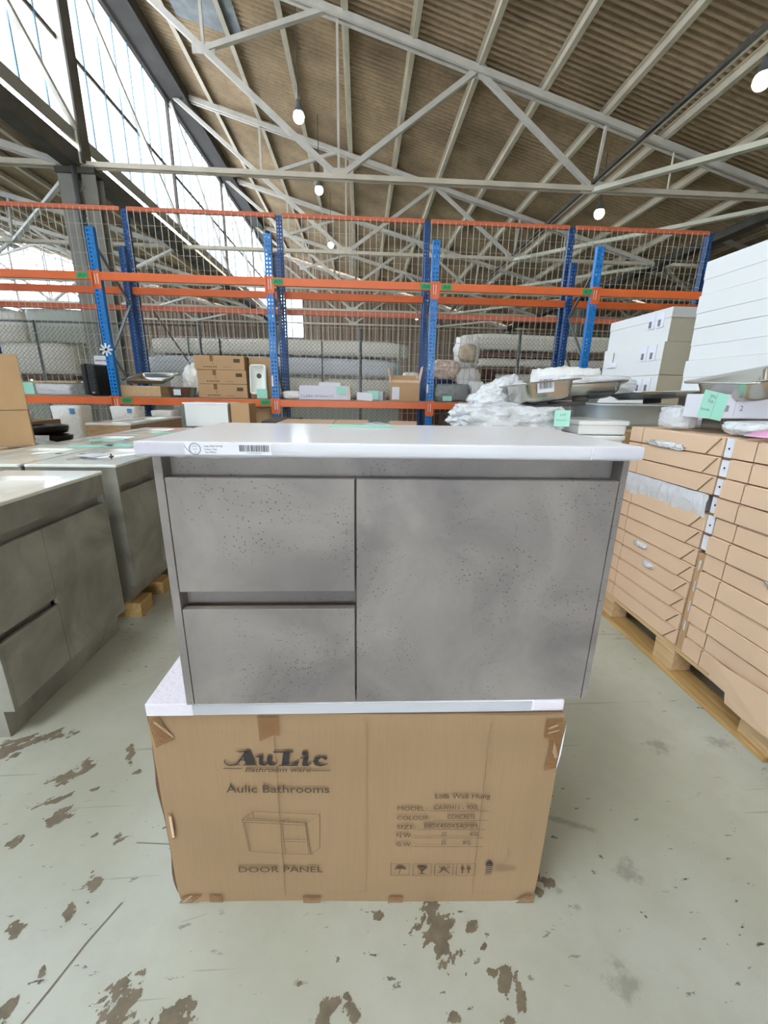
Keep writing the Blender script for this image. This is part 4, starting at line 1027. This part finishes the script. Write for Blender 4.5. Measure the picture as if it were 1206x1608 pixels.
sink('steel sink with white label tilted on the bubble wrap', (1.05, 2.45, 1.255), (R(-3), R(-6), R(6)), .32, .26, .11, .025)
sink('steel sink lying in film behind the labelled one', (1.45, 2.74, 1.285), (R(-10), R(-4), R(-12)), .44, .26, .07, .025, lab=False)
sink('flat steel sink tray on the right grey tub', (1.86, 2.62, 1.285), (R(-4), R(-2), R(4)), .42, .3, .035, .02, lab=False)
t = thing('dark_support_board', 'dark flat board between the labelled sink and the bubble wrap', 'board', (1.06, 2.36, 1.225), rot=(0, R(-4), R(5))); obj('board', BX(-.13, .24, 0, .26, 0, .018, bev=.002), mat('charcoal_board', srgb(60, 58, 56), .6), t)
o = crumple('bubble_wrap_heap', .62, .5, .2, BUBBLE, seed=41, amp=.16, sub=5); o.location = (.87, 2.52, 1.04); tag(o, 'large heap of bubble wrap right behind the white top', 'bubble wrap')
o = crumple('bubble_wrap_fold', .34, .24, .2, BUBBLE, seed=43, amp=.2, sub=5); o.location = (.93, 2.72, 1.18); o.rotation_euler = (0, R(-30), 0); tag(o, 'fold of bubble wrap rising behind the labelled sink', 'bubble wrap')
o = crumple('clear_bag', .5, .3, .13, BUBBLE, seed=45, amp=.15); o.location = (1.62, 2.9, 1.30); tag(o, 'clear bag lying over the sinks in front of the white boxes', 'bag')
o = crumple('white_foam_bag', .42, .36, .4, FOAM, seed=47, amp=.1, square=.85); o.location = (1.60, 3.3, 1.1); tag(o, 'white foam-wrapped block left of the beige-ended boxes', 'parcel')
t = thing('block_stand', 'stand under the white foam-wrapped block', 'stand', (1.4, 3.1, 0)); obj('stand_board', BX(0, .42, 0, .42, 1.06, 1.098), PINE, t); obj('stand_leg', BX(0, .06, 0, .42, 0, 1.06), PINE, t); obj('stand_leg', BX(.36, .42, 0, .42, 0, 1.06), PINE, t)
card('small mint card hanging on the bubble wrap heap', (1.10, 2.235, 1.13), (R(-3), 0, R(-4)), .085, .085, GREEN, text=([('147', -.012, .018, .055, .068), ('bowl', -.03, .02, .03, .038)], []))
card('narrow mint card at the left end of the bubble wrap', (.70, 2.45, 1.09), (0, R(12), R(55)), .05, .075, GREEN)

# ------------------------------------------------------------------ pallet racking
XS = [-5.77, -3.5, -1.235, 1.03, 3.33, 5.62]
YF, YR, YM = 6.3, 7.05, 7.27
def upright_mesh(h, w, m, m2=None):
    bm = new(); d = .07
    # ladder-like perforated front face, two side webs
    for a, b in ((-w / 2, -w / 2 + .018), (-.013, .013), (w / 2 - .018, w / 2)): box(bm, a, b, 0, .003, 0, h)
    k = 0.0
    while k < h:
        box(bm, -w / 2 + .018, -.013, 0, .003, k, min(h, k + .028)); box(bm, .013, w / 2 - .018, 0, .003, k, min(h, k + .028)); k += .05
    box(bm, -w / 2, -w / 2 + .003, .003, d, 0, h); box(bm, w / 2 - .003, w / 2, .003, d, 0, h)
    me = bpy.data.meshes.new('upright'); bm.to_mesh(me); bm.free(); me.materials.append(m); return me
U1, U2, U3 = upright_mesh(3.29, .1, BLUE), upright_mesh(3.29, .09, BLUE_SHADED), upright_mesh(3.84, .09, BLUE_SHADED)
rack = thing('pallet_rack', 'blue and orange pallet rack with a wire deck shelf, front row', 'rack', (0, YF, 0))
for x in XS[:5]:
    share('upright', U1, rack, (x, 0, 0)); share('upright', U2, rack, (x, YR - YF, 0))
    for z0, z1 in ((.3, 1.0), (1.0, 1.75), (1.75, 2.5), (2.5, 3.1)):
        bm = new(); a, b = (.05, YR - YF) if int(z0 * 4) % 2 else (YR - YF, .05); bar(bm, (x + .02, a, z0), (x + .02, b, z1), .03, .02); obj('frame_brace', bm, GALV, rack)
def beams(parent, xs, y, z, m, h=.1, plate=True):
    for a, b in zip(xs, xs[1:]):
        obj('beam', BX(a + .05, b - .05, y - .025, y + .02, z - h, z, bev=.006), m, parent)
        if plate:
            for x in (a + .052, b - .052): obj('beam_connector', BX(x - .012, x + .012, y - .03, y - .024, z - .19, z + .02), m, parent)
beams(rack, XS, 0, 2.76, ORANGE); beams(rack, XS, YR - YF + .07, 2.76, ORANGE, plate=False)
share('upright', U1, rack, (XS[5], 0, 0)); share('upright', U2, rack, (XS[5], YR - YF, 0))
beams(rack, XS[:4] + [XS[4]], 0, 1.165, ORANGE); beams(rack, XS[:5], YR - YF + .07, 1.165, ORANGE2, plate=False)
for x in XS[:5]:
    for z in (2.76, 1.165):
        obj('connector_cover', BX(x - .05, x + .05, -.004, -.001, z - .2, z + .02), ORANGE, rack)
        obj('connector_slot', BX(x - .022, x - .012, -.006, -.004, z - .14, z - .02), PAPER, rack); obj('connector_slot', BX(x + .012, x + .022, -.006, -.004, z - .14, z - .02), PAPER, rack)
# wire decks
for a, b in zip(XS[:4], XS[1:5]):
    bm = new(); k = a + .06
    while k < b - .05: tube(bm, (k, -.035, 1.172), (k, YR - YF + .05, 1.172), .003, 4); k += .05
    k = 0
    while k < .8: tube(bm, (a + .06, k, 1.168), (b - .06, k, 1.168), .003, 4); k += .1
    obj('wire_deck', bm, WIRE, rack, stuff=True)
# green beam labels, star sticker
for (x, z, s) in [(-3.66, 2.71, 'A4'), (-1.12, 2.71, 'A5'), (.9, 2.71, 'A6'), (1.19, 2.71, 'A6'), (3.2, 2.71, 'A7'), (-3.33, 1.125, 'A04'), (-1.38, 1.125, 'A05')]:
    l = obj('beam_label', BX(x - .07, x + .07, -.034, -.032, z - .035, z + .035), TAGG, rack, label='green location label')
    bm = new(); text_mesh(bm, s, x - .05, x + .05, z - .02, z + .02, -.0345); obj('printed_text', bm, mat('dark_green_ink', srgb(10, 90, 60), .6), l)
bm = new()
for k in range(4):
    a = math.pi * k / 4; bar(bm, (-3.52 - .085 * math.cos(a), -.006, 1.80 - .085 * math.sin(a)), (-3.52 + .085 * math.cos(a), -.006, 1.80 + .085 * math.sin(a)), .022, .003, (0, 1, 0))
obj('star_sticker', bm, PAPER, rack, label='white star-shaped sticker')
obj('blue_label_strip', BX(XS[2] - .045, XS[2] - .02, -.003, -.001, 1.35, 1.5), PAPER, rack)
obj('blue_label_strip', BX(XS[3] - .05, XS[3] - .03, -.003, -.001, 1.3, 1.42), PAPER, rack)

rack2 = thing('mesh_backed_rack', 'taller shaded blue rack row behind, closed by galvanised wire mesh', 'rack', (0, YM, 0))
for x in XS:
    share('upright', U3, rack2, (x, 0, 0))
beams(rack2, XS, .0, 3.86, ORANGE2, .06, False)
beams(rack2, XS, .05, 2.545, ORANGE2, .08, False); beams(rack2, [-8.04, XS[0]], .05, 2.545, ORANGE2, .08, False)
for a, b in zip([-8.04] + XS, XS):
    bm = new(); k = a + .06
    while k < b - .05: tube(bm, (k, -.03, .1), (k, -.03, 3.83), .005, 3); k += .0945
    k = .2
    while k < 3.8: tube(bm, (a + .05, -.025, k), (b - .05, -.025, k), .0034, 3); k += .19
    obj('mesh_panel', bm, WIRE, rack2, stuff=True)
beams(rack2, [-8.04, XS[0]], 0, 3.86, ORANGE2, .06, False)
bm = new(); bar(bm, (3.5, .3, 2.3), (3.9, .3, 1.4), .035, .03); obj('frame_brace', bm, GALV, rack2)
bm = new(); bar(bm, (-3.35, .2, 2.5), (-2.7, .3, 1.4), .03, .02); obj('frame_brace', bm, DKST, rack2)
# notice
t = thing('notice_sign', 'white notice board with red and black lettering on the mesh', 'sign', (-4.14, 7.22, 1.58)); obj('sign_board', BX(-.11, .13, 0, .004, 0, .2), PAPER, t)
bm = new(); [rect(bm, -.09 + q * .022, -.074 + q * .022, .115, .14, -.002) for q in range(5)]; obj('printed_text', bm, INKG, t); bm = new(); [rect(bm, .03 + q * .022, .046 + q * .022, .115, .14, -.002) for q in range(3)]; obj('printed_text', bm, mat('red_ink', srgb(190, 70, 70), .6), t)

# ------------------------------------------------------------------ things on the rack shelf
ZS = 1.177
o = crumple('film_parcel', .5, .35, .16, FILM, seed=51, amp=.08, square=.8); o.location = (-4.40, 6.55, ZS); tag(o, 'film-wrapped flat parcel on the shelf, far left', 'parcel')
o = obj('timber_plank', BX(-.33, .33, -.05, .05, 0, .022, bev=.003), PINE); o.location = (-4.46, 6.55, ZS + .175); tag(o, 'pale timber plank lying on the film-wrapped parcel', 'plank')
card('mint card at the end of the film parcel, far left of the shelf', (-4.72, 6.36, ZS + .01), (0, 0, 0), .16, .16, GREEN)
t = thing('hard_case', 'black ribbed plastic hard case standing on the shelf', 'case', (-3.82, 6.5, ZS), rot=(0, 0, R(-18)))
obj('shell', BX(-.10, -.01, -.16, .24, .01, .44, bev=.02), BLACK, t); obj('shell', BX(.0, .15, -.16, .24, .0, .42, bev=.02), BLACK, t)
for k in range(4): obj('rib', BX(.02, .13, -.17, -.155, .08 + k * .08, .105 + k * .08, bev=.004), BLACK, t)
obj('latch', BX(.06, .11, -.178, -.16, .03, .06, bev=.004), STEEL, t)
carton('wrapped_plank_box', 'timber-edged box with red bands under the tilted steel sink', (-3.17, 6.36, ZS), (.58, .5, .15), PINE, R(-4), tape=False)
sink('steel sink bowl tilted on the timber-edged box', (-3.10, 6.62, ZS + .225), (R(15), 0, R(-6)), .54, .40, .07, .05, lab=False)
for v in bpy.data.objects['steel_sink'].children: pass
o = crumple('foam_heap', .40, .36, .48, FOAM, seed=53, amp=.2, square=.2, sub=5); o.location = (-2.55, 6.9, ZS + .0); tag(o, 'heap of white plastic packing beside the three cartons', 'packing')
t = thing('steel_pan', 'small steel pan with a label in front of the white packing', 'pan', (-2.6, 6.42, ZS)); bm = new(); loft(bm, [rr_loop(.3, .2, .03, 0), rr_loop(.35, .25, .03, .14), rr_loop(.38, .28, .03, .142)], True, False); obj('pan_body', bm, STEEL, t, True); obj('label', BX(-.08, .02, -.125, -.12, .03, .11), PAPER, t)
for k in range(3):
    t = carton('kraft_carton', ['lowest of three kraft cartons stacked on the shelf', 'middle of three kraft cartons stacked on the shelf', 'top of three kraft cartons stacked on the shelf'][k], (-2.0 + (0, .0, -.02)[k], 6.36, ZS + k * .196), (.70, .45, .193), CARD_D, R((0, -1, 1)[k]), 'three kraft cartons on the shelf', tape=False)
    bm = new(); [rect(bm, -.22 + q * .032, -.20 + q * .032, .03, .045, -.0015) for q in range(6)]; stroke(bm, [(-.10, .12), (-.09, .06), (-.07, .1)], .004, -.0015); rect(bm, .2, .29, .10, .15, -.0015); rect(bm, .05, .16, .033, .037, -.0015); obj('printed_text', bm, INKB, t)
    obj('tape_strip', BX(-.13, -.08, -.0012, .451, .12, .1945, bev=.0005), TAPE, t)
carton('tall_carton', 'upright kraft carton holding the white sink', (-1.47, 6.5, ZS), (.33, .35, .58), CARD_D, 0, tape=False)
t = thing('white_sink', 'small white sink standing on edge against the upright carton', 'sink', (-1.49, 6.37, ZS + .27), rot=(R(82), 0, 0))
bm = new(); loft(bm, [rr_loop(.24, .42, .04, .0), rr_loop(.22, .40, .04, .012), rr_loop(.2, .38, .04, .01), rr_loop(.17, .34, .04, -.07), rr_loop(.04, .04, .015, -.075)], False, True); obj('bowl', bm, CERAM, t, True)
bm = new(); tube(bm, (0, .06, -.074), (0, .06, -.066), .035, 14); obj('waste_outlet', bm, DKST, t)
card('mint card at the foot of the white sink', (-1.43, 6.31, ZS + .005), (0, 0, 0), .15, .13, GREEN)
o = crumple('white_parcel', .28, .3, .12, FOAM, seed=57, amp=.06, square=.7, sub=3); o.location = (-1.02, 6.5, ZS); tag(o, 'small white bundle at the left end of the middle shelf', 'parcel')
t = thing('long_white_box', 'long white printed box with a mint card on the middle shelf', 'box', (-.52, 6.36, ZS)); obj('box_body', BX(-.38, .34, 0, .3, 0, .20, bev=.003), mat('bluish_white_card', srgb(220, 220, 232), .6), t); obj('box_end', BX(.341, .375, 0, .3, 0, .2, bev=.002), BEIGE, t)
bm = new(); text_mesh(bm, 'CLARK MONACO', -.36, .12, .03, .065, -.0015); obj('printed_text', bm, INKG, t)
card('mint card on the front of the long white box', (-.39 + .1, 6.345, ZS + .08), (0, R(6), 0), .13, .1, GREEN)
t = thing('moulded_lid', 'white moulded lid showing over the long white box', 'lid', (-.47, 6.79, ZS)); bm = new(); loft(bm, [rr_loop(.36, .2, .04, 0), rr_loop(.36, .2, .04, .24), rr_loop(.32, .16, .04, .26)], True, True); obj('lid_body', bm, WBOX, t, True)
carton('small_silver_box', 'small grey and white box with mint card, middle shelf', (.2, 6.42, ZS), (.28, .25, .13), GREYP, R(-12), tape=False, cat='box')
o = obj('white_leaflet', BX(-.12, .12, 0, .003, 0, .11), PAPER); o.location = (.06, 6.34, ZS); o.rotation_euler = (0, R(5), R(-10)); tag(o, 'white leaflet leaning on the small grey box', 'leaflet')
card('mint card standing on the small grey and white box', (.19, 6.33, ZS + .02), (0, 0, R(-8)), .15, .12, GREEN)
t = thing('open_carton', 'open kraft carton with raised flaps and a white label, by the third upright', 'carton', (.67, 6.36, ZS))
for a in [(-.21, .21, 0, .006, 0, .26), (-.21, .21, .36, .366, 0, .26), (-.21, -.204, .006, .36, 0, .26), (.204, .21, .006, .36, 0, .26), (-.204, .204, .006, .36, .002, .008)]: obj('wall', BX(*a), CARD_D, t)
bm = new(); quad(bm, [(-.21, .366, .26), (.21, .366, .26), (.21, .42, .38), (-.21, .42, .38)]); o = obj('back_flap', bm, CARD_D, t); md = o.modifiers.new('t', 'SOLIDIFY'); md.thickness = .005
bm = new(); quad(bm, [(-.21, 0, .26), (-.21, .36, .26), (-.245, .36, .48), (-.245, 0, .48)]); o = obj('side_flap', bm, CARD_L, t); md = o.modifiers.new('t', 'SOLIDIFY'); md.thickness = .005
bm = new(); quad(bm, [(.21, 0, .26), (.21, .36, .26), (.27, .36, .5), (.25, 0, .5)]); o = obj('side_flap', bm, CARD_L, t); md = o.modifiers.new('t', 'SOLIDIFY'); md.thickness = .005
bm = new(); quad(bm, [(-.2, .02, .30), (.2, .02, .30), (.2, -.0, .262), (-.2, -.0, .262)]); obj('front_flap', bm, CARD_L, t)
obj('label', BX(-.2, -.09, -.003, -.001, .02, .2), PAPER, t)
o = crumple('grey_bagged_goods', .55, .4, .26, GFILM, seed=61, amp=.08, square=.8); o.location = (1.38, 6.55, ZS); tag(o, 'grey bagged bundle right of the third upright', 'bag')
card('mint card on the grey bagged bundle', (1.30, 6.33, ZS + .01), (0, 0, 0), .14, .07, GREEN)
for k in range(4):
    o = obj('white_file', BX(-.02, .02, 0, .28, 0, .3, bev=.002), WBOX); o.location = (1.68 + k * .055, 6.4, ZS); o.rotation_euler = (0, R(6 - 3 * k), 0); tag(o, ['first', 'second', 'third', 'fourth'][k] + ' upright white folder beside the grey bagged bundle', 'folder', 'white folders on the shelf')
carton('flat_kraft_carton', 'flat kraft carton at the right end of the visible shelf', (2.2, 6.4, ZS), (.5, .4, .14), CARD_L, 0, tape=False)
o = crumple('grey_parcel', .4, .3, .16, GFILM, seed=63, amp=.06, square=.8, sub=3); o.location = (2.15, 6.6, ZS + .145); tag(o, 'grey-green parcel on the flat kraft carton', 'parcel')
# dark goods below the shelf
for k, (x, y, z, w, m, lb) in enumerate([(-4.9, 6.9, .55, .7, 'b', 'dark wrapped bundle under the left end of the shelf'), (-2.35, 6.7, .98, .3, 'f', 'white film bundle under the shelf behind the oak vanity'), (-1.55, 6.6, .9, .5, 'c', 'brown bundle under the shelf by the second upright'), (1.48, 6.7, .85, .42, 'd', 'mottled brown bundle under the shelf right of the third upright'), (2.02, 6.7, .85, .42, 'd', 'second mottled bundle under the shelf end')]):
    mm = {'b': mat('dark_bundle', srgb(70, 72, 66), .7), 'f': FILM, 'c': CARD_D, 'd': mat('mottled_cloth', srgb(96, 84, 70), .8, var=.5, vs=12)}[m]
    o = crumple('stored_bundle', w, .4, .2 if m != 'b' else .3, mm, seed=70 + k, amp=.08, square=.8, sub=3); o.location = (x, y, 0); 
    o.scale = (1, 1, (z + .15) / (.2 if m != 'b' else .3)); tag(o, lb, 'bundle')

# ------------------------------------------------------------------ chain-link fence behind the racks
YC = 9.0
fence = thing('chain_link_fence', 'galvanised chain-link fence behind the racks', 'fence', (0, YC, 0))
for x in (-9.45, -6.3, -3.2, 0, 3.3, 6.5):
    bm = new(); tube(bm, (x, 0, 0), (x, 0, 2.52), .03, 10); obj('post', bm, GALV, fence, True)
bm = new(); tube(bm, (-10, 0, 2.5), (-3.2, 0, 2.5), .018, 8); obj('top_rail', bm, GALV, fence, True)
for s in (1, -1):
    bm = new(); H = 2.42; x = -12.5
    while x < 10:
        a, b = (x, x + H) if s == 1 else (x + H, x)
        za, zb = 0, H
        x0, x1 = a, b
        tube(bm, (x0, -.035 - .003 * s, .05), (x1, -.035 - .003 * s, H), .0028, 3); x += .082
    obj('chain_link', bm, WIRED, fence, stuff=True)
# long wrapped bundles of profiles behind the fence
def bundle(label, x0, x1, y0, y1, z0, z1, m, seed, end=.15, grp='long wrapped bundles behind the fence', sag=.04):
    bm = new(); n = 26; loops = []
    for i in range(n + 1):
        u = i / n; x = x0 + (x1 - x0) * u; k = 1 - end * max(0, (u - .93) / .07) - end * max(0, (.05 - u) / .05) * .6
        cy, cz = (y0 + y1) / 2, (z0 + z1) / 2
        l = []
        for p in rr_loop((y1 - y0) * k, (z1 - z0) * k, .08, 0, 4):
            nn = noise.noise(Vector((x * 1.3, p.x * 3, p.y * 3 + seed))) * .035 + noise.noise(Vector((x * 5, p.x * 6, p.y * 6 + seed))) * .012
            l.append(Vector((x, cy + p.x * (1 + nn), cz + p.y * (1 + nn) + (z0 - cz) * (1 - k) - sag * math.sin(u * 6 + seed) * .3)))
        loops.append(l)
    loft(bm, loops, True, True)
    return tag(obj('wrapped_bundle', bm, m, smooth=True), label, 'bundle', grp)
bundle('top cream-wrapped long bundle behind the middle fence', -4.7, 1.12, 10.2, 11.0, 2.08, 2.42, BUND, 1)
bundle('second cream-wrapped long bundle behind the middle fence', -4.9, .9, 10.2, 11.0, 1.65, 2.04, plastic_film('bluish_bundle_wrap', srgb(206, 210, 214), 0, .35, 5), 2)
bundle('lowest white long bundle behind the middle fence', -4.4, 1.3, 10.2, 11.0, 1.18, 1.60, BUND, 3)
bundle('bundle under the dark timbers behind the middle fence', -4.4, 1.3, 10.2, 11.0, .0, 1.0, BUNDG, 4)
bundle('top grey-cream bundle behind the right of the fence', 2.75, 9.5, 10.8, 11.6, 2.35, 2.74, BUND, 5)
bundle('second grey-cream bundle behind the right of the fence', 2.9, 9.5, 10.8, 11.6, 1.97, 2.19, BUND, 6)
bundle('lower sagging bundle behind the right of the fence', 3.2, 9.5, 10.8, 11.6, 1.3, 1.82, BUND, 7)
bundle('lowest bundle behind the right of the fence', 3.0, 9.5, 10.8, 11.6, .0, 1.22, BUNDG, 8)
bundle('tall greenish wrapped block behind the left fence', -8.3, -6.5, 11.6, 12.6, 2.35, 3.15, BUNDG, 9, .05)
bundle('pale wrapped block at the far left behind the fence', -10.8, -8.4, 11.6, 12.6, 2.35, 3.1, BUND, 10, .05)
bundle('long white wrapped block low behind the left fence', -10.5, -6.95, 11.0, 12.0, 1.58, 2.3, BUND, 11, .08)
bundle('lowest greenish block behind the left fence', -10.5, -6.95, 11.0, 12.0, .0, 1.42, BUNDG, 12, .05)
bundle('pale green wrapped block between the column and the long bundles', -5.6, -4.95, 11.6, 12.4, .0, 2.3, BUNDG, 13, .05)
for k, (x0, x1, y, z, lb) in enumerate([(-4.4, 1.2, 10.15, 1.06, 'dark red-brown timber bearer under the lowest white bundle'), (2.75, 9.4, 10.75, 2.215, 'dark timber bearer under the top right bundle'), (3.0, 9.4, 10.75, 1.85, 'dark timber bearer under the second right bundle'), (-10.5, -7.0, 10.95, 1.47, 'dark timber bearer under the left white block')]):
    o = obj('timber_bearer', BX(x0, x1, 0, .7, 0, .09, bev=.008), DKWOOD); o.location = (0, y, z); tag(o, lb, 'timber', 'timber bearers between the bundles')
for k, (x, z0, z1) in enumerate([(-3.2, 1.1, 2.4), (-.9, 1.1, 2.4), (-3.9, 2.08, 2.4), (.9, 1.15, 2.4), (-2.2, 1.65, 2.05)]):
    o = obj('strap', BX(x, x + .025, 10.17, 10.21, z0, z1), mat('strap_green', srgb(110, 150, 130), .5) if k > 1 else BLACK); tag(o, ['thin dark strap round the left of the long bundles', 'thin dark strap round the middle of the long bundles', 'green strap on the top bundle at the left', 'green strap at the right end of the long bundles', 'short green strap on the second bundle'][k], 'strap')
# cloths and bags heaped by the right fence
for k, (x, y, z, w, h, m, lb) in enumerate([
    (2.06, 8.42, 1.75, .46, .62, 'w', 'tall white bag slung on the mesh right of the third upright'), (1.98, 8.02, 1.86, .30, .3, 't', 'beige cloth bundle at the top of the white bags'),
    (1.58, 8.2, 1.55, .62, .36, 'f', 'white flowery cloth bundle beside the third upright'), (1.55, 8.1, 1.38, .44, .18, 'n', 'navy blue cloth bundle under the flowery one'),
    (2.05, 8.2, 1.36, .5, .4, 'w', 'white rumpled bag below the beige bundle'), (2.42, 8.3, 1.5, .36, .26, 'b', 'dark brown cloth on the right of the white bags'),
    (.98, 8.4, 1.36, .36, .32, 'w', 'white rumpled cloth just left of the third upright')]):
    mm = {'w': FOAM, 't': mat('beige_cloth', srgb(200, 184, 156), .8, var=.2, vs=9), 'f': mat('flowery_cloth', srgb(228, 206, 188), .8, var=.3, vs=16), 'n': mat('navy_cloth', srgb(28, 34, 84), .8), 'b': mat('brown_cloth', srgb(80, 56, 50), .8, var=.3, vs=14)}[m]
    o = crumple('cloth_bundle', w, .35, h, mm, seed=80 + k, amp=.2, square=.4); o.location = (x, y, z); tag(o, lb, 'bag' if m == 'w' else 'cloth')
t = thing('stacked_crate', 'low crate stack carrying the cloths behind the mesh', 'crate', (1.75, 8.4, 0)); obj('crate_side', BX(-.95, .8, -.3, .3, 0, 1.36), DKWOOD, t)
